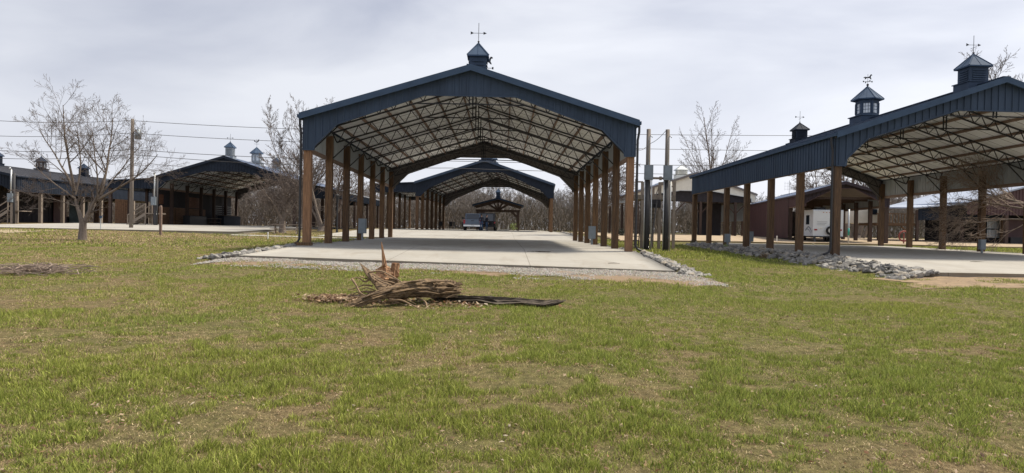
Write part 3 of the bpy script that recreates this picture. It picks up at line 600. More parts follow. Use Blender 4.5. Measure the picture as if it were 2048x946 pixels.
# hip-roofed shelter seen through the barn at far left
def hip(name, label, x, y, wx, wy, ez, az_):
    zb = Gf(x, y); T = thing(name, label, 'shelter', (x, y, zb)); r = MB(); hx, hy = wx/2, wy/2; e = ez+HC-zb; a = az_+HC-zb
    v = [(-hx,-hy,e),(hx,-hy,e),(hx,hy,e),(-hx,hy,e),(-.8,0,a),(.8,0,a),(-hx,-hy,e-.15),(hx,-hy,e-.15),(hx,hy,e-.15),(-hx,hy,e-.15)]
    r.add(v, [(0,1,5,4),(1,2,5),(2,3,4,5),(3,0,4),(0,6,7,1),(1,7,8,2),(2,8,9,3),(3,9,6,0),(6,9,8,7)]); r.obj('roof', M['roof_grey'], T)
    for sx_ in (-1, 1):
        for sy_ in (-1, 1): bx(T, 'post', M['post_dark'], (sx_*(hx-.8)-.12, sy_*(hy-.8)-.12, -.1), (sx_*(hx-.8)+.12, sy_*(hy-.8)+.12, e-.16))
    return T
Fh = hip('hip_roof_shelter', 'grey hip roofed shelter with screened side, seen between the far left barn and pavilion', -54.6, 100, 10.6, 9, 2.9, 4.4)
bx(Fh, 'screen_panel', M['green_screen'], (-3.3, -4.4, 0), (-.9, -4.3, 2.9)); bx(Fh, 'plank_wall', M['plank'], (.1, -4.4, 0), (1.9, -4.3, 2.9)); bx(Fh, 'bench', M['dark_wall'], (-4.6, -4.6, 0), (-3.4, -3.9, .8))
t_ = thing('plank_screen', 'upright cedar plank screen beside the wooden steps at left', 'screen', (-41.2, 76, Gf(-41.2, 76)))
for k in range(9): bx(t_, 'plank', M['plank'], (k*.22, 0, 0), (k*.22+.2, .05, 2.65-.02*(k % 3)))
bx(t_, 'rail', M['plank'], (0, .055, 1.5), (1.96, .1, 1.6))
# timber gable shelter far behind the truck
zb = float(SB(0, 100)); J = thing('timber_shelter', 'small dark timber shelter with king post truss and cupola beyond the pickup truck', 'shelter', (-.7, 99, zb))
jz = lambda z: z+HC-zb
r = MB()
for s_ in (-1, 1): r.hexa([(s_*3.55,-1,jz(3.1)),(0,-1,jz(4.1)),(0,6,jz(4.1)),(s_*3.55,6,jz(3.1)),(s_*3.55,-1,jz(3.3)),(0,-1,jz(4.32)),(0,6,jz(4.32)),(s_*3.55,6,jz(3.3))])
r.obj('roof', M['roof_navy'], J)
for yy in (0, 5):
    r = MB(); zc = jz(2.55); r.bar((-3.1,yy,zc),(3.1,yy,zc),.2,.22)
    for s_ in (-1, 1):
        r.bar((0,yy,zc+.1),(s_*1.5,yy,jz(3.55)),.16); r.bar((0,yy,zc+.1),(s_*.7,yy,jz(3.8)),.16); r.bar((s_*2.8,yy,zc-.9),(s_*1.9,yy,zc-.05),.16); r.bar((s_*3.3,yy,jz(3.05)),(0,yy,jz(3.98)),.2,.24)
    r.bar((0,yy,zc),(0,yy,jz(4.0)),.2); r.obj('truss', M['post_dark'], J)
    for s_ in (-1, 1): bx(J, 'post', M['post_dark'], (s_*2.85-.14, yy-.14, 0), (s_*2.85+.14, yy+.14, jz(2.43)))
    bx(J, 'brace_post', M['post_dark'], (-2.45, yy-.1, 0), (-2.25, yy+.1, jz(2.43)))
cupola(J, 0, .6, jz(4.3), 'louver', .55, .55, .5, cm, 'arrow', .6)
# far right open shed and grey walled barn
zb = Gf(46, 70); I_ = thing('open_shed', 'dark open shed with raised timber deck beyond the right pavilion', 'shed', (39.2, 68, zb)); iz = lambda z: z+HC-zb
r = MB(); r.hexa([(.5,0,iz(2.75)),(9.5,-1,iz(3.55)),(9.5,9,iz(3.75)),(.5,9,iz(3.0)),(.5,0,iz(2.85)),(9.5,-1,iz(3.68)),(9.5,9,iz(3.9)),(.5,9,iz(3.15))]); r.obj('roof', M['roof_pale'], I_)
r = MB(); ribbed(r, [(1, iz(2.72)), (9.3, iz(3.45))], [(1, iz(1.6)), (9.3, iz(1.9))], .2, .03, 1, 9.3); r.obj('header_siding', M['navy'], I_)
bx(I_, 'back_wall', M['dark_wall'], (5.2, 6, 0), (12.6, 6.1, iz(3.4))); bx(I_, 'side_wall', M['red_siding'], (9.4, .4, 0), (12.4, .5, iz(1.9)))
for lx in (1, 3.6, 5.4, 7.2, 9.3): bx(I_, 'post', M['post_dark'] if lx != 9.3 else M['post'], (lx-.12, .25, -.1), (lx+.12, .5, iz(2.6 if lx < 5 else 2.9)))
dk = MB(); dk.box((-2.9,.5,iz(1.05)),(.95,4,iz(1.3))); dk.obj('deck', M['post'], I_)
for k in range(13): bx(I_, 'baluster', M['post'], (-2.8+k*.29, .5, iz(1.31)), (-2.74+k*.29, .55, iz(2.15)))
bx(I_, 'handrail', M['post'], (-2.9, .48, iz(2.16)), (.9, .58, iz(2.24)))
for lx in (-2.6, .6): bx(I_, 'deck_post', M['post_dark'], (lx-.1, .6, -.1), (lx+.1, .8, iz(1.04)))
r = MB(); r.bar((.6,.7,iz(.2)),(-.4,.7,iz(1.0)),.12); r.obj('deck_brace', M['post'], I_)
st_ = MB()
for k in range(8): st_.box((4.6+k*.28, 1.6, iz(-.35+k*.2)), (4.95+k*.28, 2.7, iz(-.30+k*.2)))
st_.bar((4.5,1.55,iz(.1)),(7.1,1.55,iz(1.8)),.05,.14); st_.bar((4.5,1.6,iz(1.0)),(7.1,1.6,iz(2.6)),.05,.09); st_.obj('staircase', M['weathered'], I_)
bx(I_, 'house_gable', M['white_siding'], (-.6, 9.5, iz(1.4)), (2.6, 14, iz(3.4))); bx(I_, 'house_window', M['glass'], (.9, 9.44, iz(2.35)), (1.9, 9.49, iz(2.95)))
zb = Gf(50, 66); K_ = thing('barn', 'grey panelled barn at the right edge behind the drooping bare branches', 'barn', (48.5, 66, zb)); kz_ = lambda z: z+HC-zb
r = MB(); r.hexa([(-5,0,kz_(3.3)),(4.5,0,kz_(5.9)),(4.5,14,kz_(5.9)),(-5,14,kz_(3.3)),(-5,0,kz_(3.42)),(4.5,0,kz_(6.05)),(4.5,14,kz_(6.05)),(-5,14,kz_(3.42))])
r.hexa([(4.5,0,kz_(5.9)),(14,0,kz_(3.3)),(14,14,kz_(3.3)),(4.5,14,kz_(5.9)),(4.5,0,kz_(6.05)),(14,0,kz_(3.42)),(14,14,kz_(3.42)),(4.5,14,kz_(6.05))]); r.obj('roof', M['roof_pale'], K_)
r = MB(); ribbed(r, [(-4.8, kz_(3.3)), (4.5, kz_(5.85)), (13.8, kz_(3.3))], [(-4.8, kz_(2.2)), (13.8, kz_(2.2))], .3, .03, -4.8, 13.8); r.obj('gable_siding', M['red_siding'], K_)
for lx in (-1.2, 2.2, 5.6, 9.0): 
    bx(K_, 'post', M['post_dark'], (lx-.15, .0, -.1), (lx+.15, .28, kz_(2.2)))
for a_, b_ in ((-1.0, 2.0), (2.4, 5.4), (5.8, 8.8)):
    r = MB(); ribbed(r, [(a_, kz_(1.85)), (b_, kz_(1.85))], [(a_, kz_(.95)), (b_, kz_(.95))], 3.0, .03, a_, b_); ribbed(r, [(a_, kz_(.85)), (b_, kz_(.85))], [(a_, kz_(.05)), (b_, kz_(.05))], 3.0, .03, a_, b_); r.obj('wall_panel', M['galv'], K_)
bx(K_, 'back_wall', M['dark_wall'], (-1.1, 3.2, 0), (13, 3.3, kz_(2.9)))
for lx in (.2, 3.3, 6.5): bx(K_, 'bin', M['black'], (lx, 1.4, 0), (lx+1.3, 2.2, .75))
# ------------------------------------------------------------------ vehicles
def wheel(par, c, r, wd, ax='x', rim='chrome'):
    t = MB(); cx, cy, cz = c; t.tube([(cx-wd/2,cy,cz),(cx-wd/2+.03,cy,cz),(cx+wd/2-.03,cy,cz),(cx+wd/2,cy,cz)], [r*.93,r,r,r*.93], 20); w_ = t.obj('wheel', M['rubber'], par, True)
    for s_ in (-1, 1):
        t = MB(); a_ = cx+s_*(wd/2+.006); t.tube([(a_-.005,cy,cz),(a_+.005,cy,cz)], r*.6, 16); t.obj('rim', M[rim], w_)
    return w_
tz_ = float(SB(-3.3, 77)); T = thing('pickup_truck', 'silver blue pickup truck parked tail first on the slab under the second pavilion', 'truck', (-3.28, 77.2, tz_), R(1.5))
b = MB(); b.prismx([(0,.62),(0,1.18),(1.75,1.22),(1.75,.62)], -.98, .98); b.prismx([(1.76,.55),(1.76,1.24),(4.0,1.24),(5.55,1.15),(5.8,.95),(5.8,.5)], -.98, .98)
for s_ in (-1, 1): b.box((s_*.99-.04 if s_ > 0 else -1.03, .5, .62), (1.03 if s_ > 0 else -.95, 1.5, 1.1))
b.obj('body', M['paint_truck'], T)
b = MB(); b.prismx([(1.8,1.242),(2.05,1.88),(3.3,1.92),(4.15,1.242)], -.84, .84); b.obj('cab', M['paint_truck'], T)
b = MB(); b.hexa([(-.74,1.86,1.27),(.74,1.86,1.27),(.70,2.04,1.79),(-.70,2.04,1.79),(-.74,1.78,1.28),(.74,1.78,1.28),(.70,1.97,1.82),(-.70,1.97,1.82)]); b.obj('rear_window', M['glass'], T)
for s_ in (-1, 1):
    b = MB(); b.prismx([(2.15,1.3),(2.25,1.76),(3.2,1.8),(3.8,1.3)], s_*.843, s_*.85); b.obj('side_window', M['glass'], T)
bx(T, 'tailgate', M['paint_truck'], (-.78, -.045, .66), (.78, -.002, 1.2)); bx(T, 'tailgate_handle', M['black'], (-.17, -.06, 1.03), (.17, -.047, 1.1)); bx(T, 'spoiler_lip', M['paint_truck'], (-.78, -.07, 1.202), (.78, .03, 1.235))
b = MB(); b.box((-.98,-.28,.44),(.98,-.06,.62)); b.obj('bumper', M['chrome'], T); bx(T, 'licence_plate', M['white_paint'], (-.16, -.295, .48), (.16, -.282, .6)); bx(T, 'bumper_step', M['black'], (-.45, -.29, .622), (.45, -.07, .645)); bx(T, 'hitch', M['black'], (-.05, -.34, .3), (.05, -.1, .43))
for s_ in (-1, 1): bx(T, 'tail_light', M['tail_red'], (min(s_*.99, s_*.79), -.05, .74), (max(s_*.99, s_*.79), -.003, 1.16))
bx(T, 'underbody', M['black'], (-.8, .1, .34), (.8, 5.4, .6))
for s_ in (-1, 1):
    for yy in (1.0, 4.75): wheel(T, (s_*.86, yy, .4), .4, .27)
    b = MB(); b.box((s_*1.18-.11, 3.62, 1.28), (s_*1.18+.11, 3.72, 1.5)); b.bar((s_*.86,3.7,1.3),(s_*1.08,3.67,1.36),.05); b.obj('side_mirror', M['black'], T)
U = thing('suv', 'black utility vehicle standing just right of the pickup truck with people beside it', 'car', (-1.75, 80.3, float(SB(-1.7, 80))), R(-2))
b = MB(); b.prismx([(0,.45),(-.05,1.0),(3.2,1.05),(4.4,.98),(4.6,.45)], -.93, .93); b.obj('body', M['paint_black'], U)
b = MB(); b.prismx([(0,1.05),(.2,2.0),(2.6,2.02),(3.3,1.05)], -.86, .86); b.obj('cabin', M['paint_black'], U)
b = MB(); b.hexa([(-.66,-.0,1.1),(.66,-.0,1.1),(.62,.16,1.85),(-.62,.16,1.85),(-.66,-.03,1.1),(.66,-.03,1.1),(.62,.12,1.87),(-.62,.12,1.87)]); b.obj('rear_window', M['glass'], U)
for s_ in (-1, 1):
    bx(U, 'tail_light', M['tail_red'], (min(s_*.92, s_*.76), -.07, .82), (max(s_*.92, s_*.76), -.045, 1.02))
    for yy in (.85, 3.7): wheel(U, (s_*.82, yy, .36), .36, .24)
bx(U, 'bumper', M['black'], (-.9, -.16, .42), (.9, -.06, .62))
# travel trailer
rvx, rvy = 27.75, 60.2; V = thing('travel_trailer', 'white travel trailer with spare wheel on its rear, parked under the maroon barn roof', 'trailer', (rvx, rvy, Gf(rvx, rvy)+.12), R(-9))
b = MB(); b.prismx([(0,.5),(0,2.68),(.15,2.76),(8.0,2.76),(8.4,2.2),(8.4,.5)], -1.22, 1.22); b.obj('body', M['rv_white'], V)
bx(V, 'chassis', M['black'], (-1.1, .1, .38), (1.1, 8.2, .545)); bx(V, 'rear_bumper', M['black'], (-1.15, -.14, .4), (1.15, -.02, .5))
w_ = MB(); w_.tube([(.2,-.26,.98),(.2,-.23,.98),(.2,-.03,.98)], [.36,.39,.39], 20); sp = w_.obj('spare_wheel', M['rubber'], V, False); w_ = MB(); w_.tube([(.2,-.285,.98),(.2,-.262,.98)], .24, 16); w_.obj('rim', M['white_paint'], sp); w_ = MB(); w_.tube([(.2,-.3,.98),(.2,-.287,.98)], .06, 8); w_.obj('hub_cap', M['black'], sp)
for k in (-.45, -.2, .05): bx(V, 'marker_lamp', M['amber'], (k, -.03, 2.5), (k+.1, -.004, 2.55))
for s_ in (-1, 1): bx(V, 'tail_light', M['tail_red'], (s_*1.0-.12, -.03, .98), (s_*1.0+.12, -.004, 1.1))
bx(V, 'licence_plate', M['white_paint'], (-.75, -.03, 1.15), (-.45, -.004, 1.28)); bx(V, 'vent_hatch', M['black'], (.55, -.03, 1.72), (.67, -.004, 1.86))
for k in range(3): bx(V, 'trim_line', M['rv_stripe'], (-.9, -.012, 1.45+k*.13), (-.25+.1*k, -.003, 1.47+k*.13))
bx(V, 'side_window', M['glass'], (-1.25, 1.2, 1.5), (-1.223, 2.2, 2.3)); bx(V, 'side_window', M['glass'], (-1.25, 4.0, 1.5), (-1.223, 5.2, 2.3))
b = MB(); b.tube([(-1.235, .3+.25*k, .8+.5*math.sin(k*.35)) for k in range(9)], [.01,.03,.045,.05,.05,.045,.04,.02,.01], 6); b.tube([(-1.235, .5+.25*k, .7+.4*math.sin(k*.3)) for k in range(9)], [.01,.02,.03,.03,.03,.03,.02,.02,.01], 6); b.obj('swoosh_stripe', M['rv_stripe'], V)
b = MB(); b.box((-.6, 1.5, 2.765), (.2, 2.4, 3.0)); b.obj('air_conditioner', M['black'], V)
for s_ in (-1, 1):
    for yy in (3.6, 4.5): wheel(V, (s_*1.05, yy, .35), .36, .22, rim='white_paint')
for yy in (.5, 7.6):
    for s_ in (-1, 1): bx(V, 'stabiliser_jack', M['grey_metal'], (s_*.9-.05, yy, -.1), (s_*.9+.05, yy+.1, .375))
# ------------------------------------------------------------------ people
def skin_body(name, joints, edges, mats_, parent=None, sub=1):
    me = bpy.data.meshes.new(name); me.from_pydata([j[:3] for j in joints], edges, []); o = bpy.data.objects.new(name, me); S.collection.objects.link(o)
    sm_ = o.modifiers.new('skin', 'SKIN'); o.modifiers.new('sub', 'SUBSURF').levels = sub
    for i, j in enumerate(joints): me.skin_vertices[0].data[i].radius = (j[3], j[4] if len(j) > 4 else j[3])
    me.skin_vertices[0].data[0].use_root = True
    dg = bpy.context.evaluated_depsgraph_get(); ev = o.evaluated_get(dg); m2 = bpy.data.meshes.new_from_object(ev); bpy.data.objects.remove(o); bpy.data.meshes.remove(me)
    m2.name = name; m2.materials.clear()
    for q in mats_: m2.materials.append(q)
    m2.polygons.foreach_set('use_smooth', [True]*len(m2.polygons)); o = bpy.data.objects.new(name, m2); S.collection.objects.link(o)
    if parent: o.parent = parent
    return o
def person(label, x, y, rz_, h, lean, armpose):
    z = float(SB(x, y)); P = thing('person', label, 'person', (x, y, z), rz_, None); k = h/1.75
    def s3(l): return [(a*k, b*k, c*k)+tuple(r*k for r in rr) for a, b, c, *rr in l]
    # body: pelvis, spine, neck, head core, legs with feet, arms, hands
    J = [(0,0,.95,.125,.10),(0,.005,1.15,.12,.09),(0,.0,1.38,.15,.10),(0,0,1.48,.055),(0,-.01,1.56,.065,.07),(0,-.01,1.68,.07,.085),
         (-.10,0,.90,.085),(-.11,-.02,.5,.06),(-.12,.02,.09,.042),(-.12,-.14,.03,.035,.03),(.10,0,.90,.085),(.11,-.03,.5,.06),(.13,.03,.09,.042),(.14,-.13,.03,.035,.03),
         (-.20,0,1.40,.055),(.20,0,1.40,.055)]
    a1, a2 = armpose
    for s_, (dx1, dy1, dz1, dx2, dy2, dz2) in ((-1, a1), (1, a2)):
        sh_ = Vector((s_*.2, 0, 1.40)); el_ = sh_+Vector((s_*dx1, dy1, dz1)); wr = el_+Vector((s_*dx2, dy2, dz2)); J += [(*el_, .042), (*wr, .028), (*(wr+(wr-el_).normalized()*.09), .03, .018)]
    Ed = [(0,1),(1,2),(2,3),(3,4),(4,5),(0,6),(6,7),(7,8),(8,9),(0,10),(10,11),(11,12),(12,13),(2,14),(2,15),(14,16),(16,17),(17,18),(15,19),(19,20),(20,21)]
    o = skin_body('body', s3(J), Ed, [M['skin'], M['denim'], M['jacket']], P)
    me = o.data
    for p_ in me.polygons:
        c = p_.center
        p_.material_index = 1 if c.z < .97*k and abs(c.x) < .24*k and c.z > .09*k else 2 if c.z < .09*k or (c.z < 1.47*k and not (c.z < .92*k and abs(c.x) > .2*k)) else 0
    hr = MB(); hr.ball((0, .015*k, 1.70*k), .098*k, 12, 8, (.92, 1.02, .95)); hr.obj('hair', M['hair'], P, True)
    fc = MB(); fc.ball((0, -.03*k, 1.645*k), .085*k, 12, 8, (.85, .95, 1.2)); fc.ball((0, -.115*k, 1.64*k), .016*k, 6, 4); fc.ball((-.03*k, -.10*k, 1.665*k), .011*k, 6, 4); fc.ball((.03*k, -.10*k, 1.665*k), .011*k, 6, 4); fc.obj('face', M['skin'], P, True)
    for s_, wr in ((-1, J[18]), (1, J[21])):
        f_ = MB(); c = Vector(wr[:3])*k
        for q in range(4): f_.tube([c+Vector((0, (q-1.5)*.017, .01)), c+Vector((0, (q-1.5)*.019, -.04)), c+Vector((-s_*.012, (q-1.5)*.018, -.07+.006*abs(q-1))) ], [.009,.008,.006], 6)
        f_.tube([c+Vector((0,-.03,.03)), c+Vector((0,-.05,.0)), c+Vector((-s_*.01,-.052,-.025))], [.01,.009,.007], 6); f_.obj('fingers', M['skin'], P, True)
    bt = MB(); 
    return P
person('person in dark jacket and blue jeans standing close by the pickup truck, turned away', -2.28, 76.6, R(170), 1.76, 0, ((.05,.0,-.28,-.02,-.1,-.24), (.06,.02,-.28,-.1,-.18,-.1)))
person('person in dark jacket standing nearer the black vehicle with one arm bent', -1.75, 77.4, R(60), 1.72, 0, ((.06,.02,-.28,-.1,-.2,.04), (.05,0,-.28,0,-.06,-.25)))
# things beyond the truck
t = thing('white_barrier', 'low white barrier frame with two pointed posts under the timber shelter', 'barrier', (-.48, 97.7, float(SB(0, 97.7))))
for s_ in (0, 1):
    p = MB(); p.prism([(s_*1.25-.12,0),(s_*1.25+.12,0),(s_*1.25+.03,.85),(s_*1.25-.03,.85)], -.06, .06); p.obj('post', M['white_paint'], t)
bx(t, 'crossbar', M['white_paint'], (.1, -.03, .02), (1.15, .03, .12))
t = MB(); rr = random.Random(3)
for k in range(170):
    a_, b_, c_ = rr.gauss(0, .26), rr.gauss(0, .26), rr.uniform(.15, 1.05); s_ = .1; v = [Vector((a_, b_, c_))+Vector((rr.uniform(-s_, s_), rr.uniform(-s_, s_), rr.uniform(-s_, s_))) for _ in range(3)]; t.add(v, [(0,1,2)])
t.tube([(0,0,0),(0,0,.8)], .03, 5); tag(t.obj('potted_shrub', M['green_leaf'], None, loc=(1.5, 97.6, float(SB(1.5, 97.6)))), 'yellow green leafy shrub beside the right post of the timber shelter', 'shrub')
t = MB(); t.prism([(-.7,0),(-.5,.45),(-.2,.75),(.15,.95),(.4,.8),(.6,0)], -.4, .4); tag(t.obj('covered_grill', M['tarp'], None, loc=(-1.4, 97.5, float(SB(-1, 97.5)))), 'grey tarp covered grill just right of the black vehicle', 'grill')
def chair(x, y, rz_, lab, g=None):
    c = thing('patio_chair', lab, 'chair', (x, y, float(SB(x, y))), rz_, 'dark chairs at the back of the second pavilion')
    bx(c, 'seat', M['black'], (-.24,-.24,.42), (.24,.24,.46)); bx(c, 'backrest', M['black'], (-.24,.25,.465), (.24,.29,1.0))
    for a_ in (-.22,.22):
        for b_ in (-.22,.22): bx(c, 'leg', M['black'], (a_-.02,b_-.02,0), (a_+.02,b_+.02,.418))
for k, (x, y, a_) in enumerate(((-7.6,88,20),(-6.6,88.6,-30),(-5.9,90,70),(-5.0,90.5,200))): chair(x, y, R(a_), ['leftmost of the four dark patio chairs at the back of the second pavilion', 'second from the left of the four dark patio chairs in the second pavilion', 'third from the left of the four dark patio chairs in the second pavilion', 'rightmost of the four dark patio chairs, nearest the pickup truck'][k])
# ------------------------------------------------------------------ poles, boxes, platform
def upole(label, px, Y, ztop, r, m, box=None):
    g = W(px, 470, Y); x = g.x; z = Gf(x, Y); P = thing('utility_pole', label, 'utility pole', (x, Y, z)); h = ztop+HC-z
    p = MB(); p.tube([(0,0,-.1),(0,0,h*.5),(0,0,h)], [r, r*.93, r*.82], 12); p.obj('pole', m, P, True)
    return P, h, z, x
P1, h1, z1, x1 = upole('weathered grey utility pole with a small transformer at left', 262, 57, (443.7-240)/24.9, .155, M['pole'])
p = MB(); p.tube([(.45,0,h1-1.6),(.45,0,h1-.85)], .25, 14); p.obj('transformer', M['grey_metal'], P1, True); p = MB(); p.bar((.1,0,h1-1.0),(.3,0,h1-1.0),.05); p.bar((.1,0,h1-1.3),(.3,0,h1-1.3),.05); p.obj('bracket', M['grey_metal'], P1); p = MB(); p.tube([(.42,0,h1-.84),(.42,0,h1-.62)], [.04,.02], 6); p.tube([(.5,.05,h1-.84),(.5,.05,h1-.68)], [.03,.02], 6); p.obj('bushing', M['grey_metal'], P1)
YP = 39.5
def mpole(label, px, ztopy, g):
    P, h, z, x = upole(label, px, YP, (463.5-ztopy)/36, .14, M['pole']); 
    s_ = MB(); s_.tube([(0,-.02,-.05),(0,-.02,h*.58)], .165, 12); s_.obj('pole_sleeve', M['pole_dark'], P, True)
    q = (463.5-346)/36+HC-z
    b_ = MB(); b_.box((-.24,-.32,q-.38),(.24,-.17,q+.42)); b_.box((-.2,-.335,q-.3),(.2,-.322,q+.34)); b_.obj('meter_box', M['box_grey'], P)
    for dx in (-.2, .2):
        c_ = MB(); c_.tube([(dx,-.2,0),(dx*.95,-.2,q-.38)], .028, 8); c_.obj('conduit', M['conduit'], P, True)
    c_ = MB(); c_.tube([(.0,-.2,q+.42),(.0,-.2,h-.5),(.08,-.3,h-.38),(.14,-.35,h-.5)], .03, 8); c_.obj('weatherhead', M['conduit'], P, True)
    return P, h
mpole('left of the two sleeved power poles with meter boxes behind the central pavilion corner', 1293, 258, None); PR, hR = mpole('right of the two sleeved power poles with meter boxes, beside the ladder platform', 1331, 258, None)
p = MB(); p.bar((-1.02, -.02, (463.5-356)/36+HC-PR.location.z), (-.14, -.02, (463.5-356)/36+HC-PR.location.z), .09, .12)
for dx in (-.85, -.35): p.tube([(dx-.06,-.02,(463.5-356)/36+HC-PR.location.z),(dx+.06,-.02,(463.5-356)/36+HC-PR.location.z)], .11, 10)
p.obj('cross_brace', M['weathered'], PR)
# ladder platform
py0 = 42.5; px0 = W(1268, 470, py0).x; zb = Gf(8.5, py0); PT = thing('ladder_platform', 'raised weathered timber platform with steep ladder behind the two power poles', 'platform', (px0, py0, zb)); s_ = F/py0
pz = lambda py: (463.5-py)/s_+HC-zb; pxx = lambda px: (px-1268)/s_
for px_, ytop in ((1271, 358), (1283, 364), (1318, 364), (1337, 368), (1347, 360)):
    bx(PT, 'post', M['weathered'], (pxx(px_)-.08, -.08, -.1), (pxx(px_)+.08, .08, pz(ytop)))
for px_ in (1283, 1318, 1346): bx(PT, 'post', M['weathered'], (pxx(px_)-.06, 1.75, -.1), (pxx(px_)+.06, 1.87, pz(372)))
p = MB(); p.box((pxx(1267), -.12, pz(399)), (pxx(1349), 1.9, pz(390))); p.obj('deck', M['weathered'], PT)
bx(PT, 'crate', M['dark_wall'], (pxx(1296), -.2, pz(415)), (pxx(1319), .9, pz(399)))
p = MB(); p.bar((pxx(1270),0,pz(364)),(pxx(1284),0,pz(364)),.06,.09); p.bar((pxx(1318),0,pz(365)),(pxx(1327),0,pz(365)),.06,.09); p.bar((pxx(1336),0,pz(372)),(pxx(1348),0,pz(372)),.06,.09); p.bar((pxx(1318),0,pz(365)),(pxx(1310),0,pz(392)),.06); p.obj('rail', M['weathered'], PT)
p = MB(); 
for dy in (0, 0): pass
a0, a1_ = Vector((pxx(1293), -1.2, .0)), Vector((pxx(1312), -.15, pz(400))); off = Vector((-.42, 0, 0))
p.bar(a0, a1_, .06, .09); p.bar(a0+off, a1_+off, .06, .09)
for k in range(1, 13): q = a0.lerp(a1_, k/13); p.bar(q, q+off, .05, .04)
p.obj('ladder', M['pole_dark'], PT)
p = MB(); a0, a1_ = Vector((pxx(1273), -.6, .0)), Vector((pxx(1284), .2, pz(400))); p.bar(a0, a1_, .05, .08); p.bar(a0+off, a1_+off, .05, .08)
for k in range(1, 12): q = a0.lerp(a1_, k/12); p.bar(q, q+off, .04, .04)
p.obj('ladder', M['post_dark'], PT)
# meter poles and steps at left
def steps(label, x, y, rz_, n, m):
    T_ = thing('wooden_steps', label, 'steps', (x, y, Gf(x, y)), rz_)
    for k in range(n): bx(T_, 'tread', M['weathered'], (k*.28, -.6, .15+k*.19), (k*.28+.3, .6, .2+k*.19))
    for yy in (-.64, .64):
        p = MB(); p.bar((-.05,yy,.0),(n*.28,yy,n*.19),.05,.25); p.bar((-.05,yy,.95),(n*.28,yy,n*.19+.95),.05,.09); p.obj('stringer', M['weathered'], T_)
        for q in (0, n*.28): bx(T_, 'rail_post', M['weathered'], (q-.04, yy-.03, -.05), (q+.04, yy+.03, q/.28*.19+.97))
    bx(T_, 'landing', M['weathered'], (n*.28, -.7, n*.19-.02), (n*.28+1.3, .7, n*.19+.06))
    return T_
x = W(308, 450, 69).x; steps('dark wooden steps climbing left to right beside the pole at left', x-2.2, 69, 0, 6, None)
x = W(-12, 450, 66).x; steps('weathered wooden steps with handrail at far left edge below the meter box', x, 66, 0, 6, None)
for px_, Y, lab in ((310, 68, 'slim conduit pole with grey meter box in front of the left pavilion'), (24, 65, 'slim conduit pole with grey meter box at far left beside the steps')):
    x = W(px_, 450, Y).x; z = Gf(x, Y); P_ = thing('meter_pole', lab, 'meter pole', (x, Y, z)); s_ = F/Y
    bx(P_, 'post', M['pole_dark'] if px_ > 100 else M['weathered'], (-.11, -.1, -.1), (.11, .1, 2.4 if px_ > 100 else 1.9)); bx(P_, 'meter_box', M['box_grey'], (-.28, -.3, 1.95), (.16, -.11, 2.75))
    p = MB(); p.tube([(-.02,-.15,2.75),(-.02,-.15,4.9)], .07, 8); p.tube([(-.02,-.15,4.9),(-.02,-.3,5.05),(-.02,-.4,4.95)], .06, 8); p.obj('conduit', M['conduit'], P_, True); p = MB(); p.tube([(.15,0,0),(.15,0,4.6)], .1, 8); p.obj('pole', M['pole_dark'], P_, True)
def stake(px_, Y, h, label, m='weathered', wd=.09, name='stake'):
    x = W(px_, 470, Y).x; z = Gf(x, Y); p = MB(); p.box((-wd/2,-wd/2,-.1),(wd/2,wd/2,h*.93)); p.hexa([(-wd/2,-wd/2,h*.93),(wd/2,-wd/2,h*.93),(wd/2,wd/2,h*.93),(-wd/2,wd/2,h*.93),(-wd/4,-wd/4,h),(wd/4,-wd/4,h),(wd/4,wd/4,h),(-wd/4,wd/4,h)])
    tag(p.obj(name, M[m], None, loc=(x, Y, z)), label, name.replace('_', ' '))
stake(321, 46, 1.95, 'wide weathered board post standing in front of the left slab', 'purlin', .14, 'wooden_post')
stake(1554, 58, .62, 'short white marker stake on the grass before the maroon barn', 'white_paint', .07, 'marker_stake')
stake(536, 44, .45, 'short white marker stake in the grass left of the central pavilion', 'white_paint', .06, 'marker_stake')
x = W(201, 465, 52).x; hy = thing('yard_hydrant', 'blue capped yard hydrant standing behind the bare tree at left', 'hydrant', (x, 52, Gf(x, 52)))
p = MB(); p.tube([(0,0,-.05),(0,0,.85)], .03, 8); p.obj('pipe', M['galv'], hy); bx(hy, 'head', M['blue_trim'], (-.07,-.07,.85), (.09,.07,1.02)); p = MB(); p.bar((.05,0,1.0),(.22,0,1.08),.03); p.obj('handle', M['blue_trim'], hy)
def ebox(px_, py_, Y, hw, hh, label, legs=.8):
    c = W(px_, py_, Y); z = Gf(c.x, Y); T_ = thing('electrical_box', label, 'electrical box', (c.x, Y, z)); q = c.z-z
    p = MB(); p.box((-hw,-.1,q-hh),(hw,.1,q+hh)); p.box((-hw+.03,-.115,q-hh+.03),(hw-.03,-.101,q+hh-.03)); p.obj('cabinet', M['box_grey'], T_)
    p = MB(); p.tube([(0,0,-.05),(0,0,q-hh)], .06, 8); p.obj('pedestal', M['grey_metal'], T_)
ebox(725, 452, 40.5, .22, .42, 'grey electrical box on a stem beside the left row of central posts')
ebox(1184, 465, 40.5, .2, .36, 'grey electrical box on a stem beside the right row of central posts')
ebox(1964, 489, 37.8, .15, .27, 'grey electrical box on the right row of the right pavilion posts')
ebox(1455, 476, 44, .16, .26, 'small grey electrical box low on the rear left post of the right pavilion')
ebox(1500, 473, 50, .22, .36, 'grey electrical cabinet seen between the posts of the right pavilion')
x = W(674, 455, 62).x; lp = thing('lamp_post', 'black lamp post with tapered lantern behind the left central posts', 'lamp post', (x, 62, Gf(x, 62)))
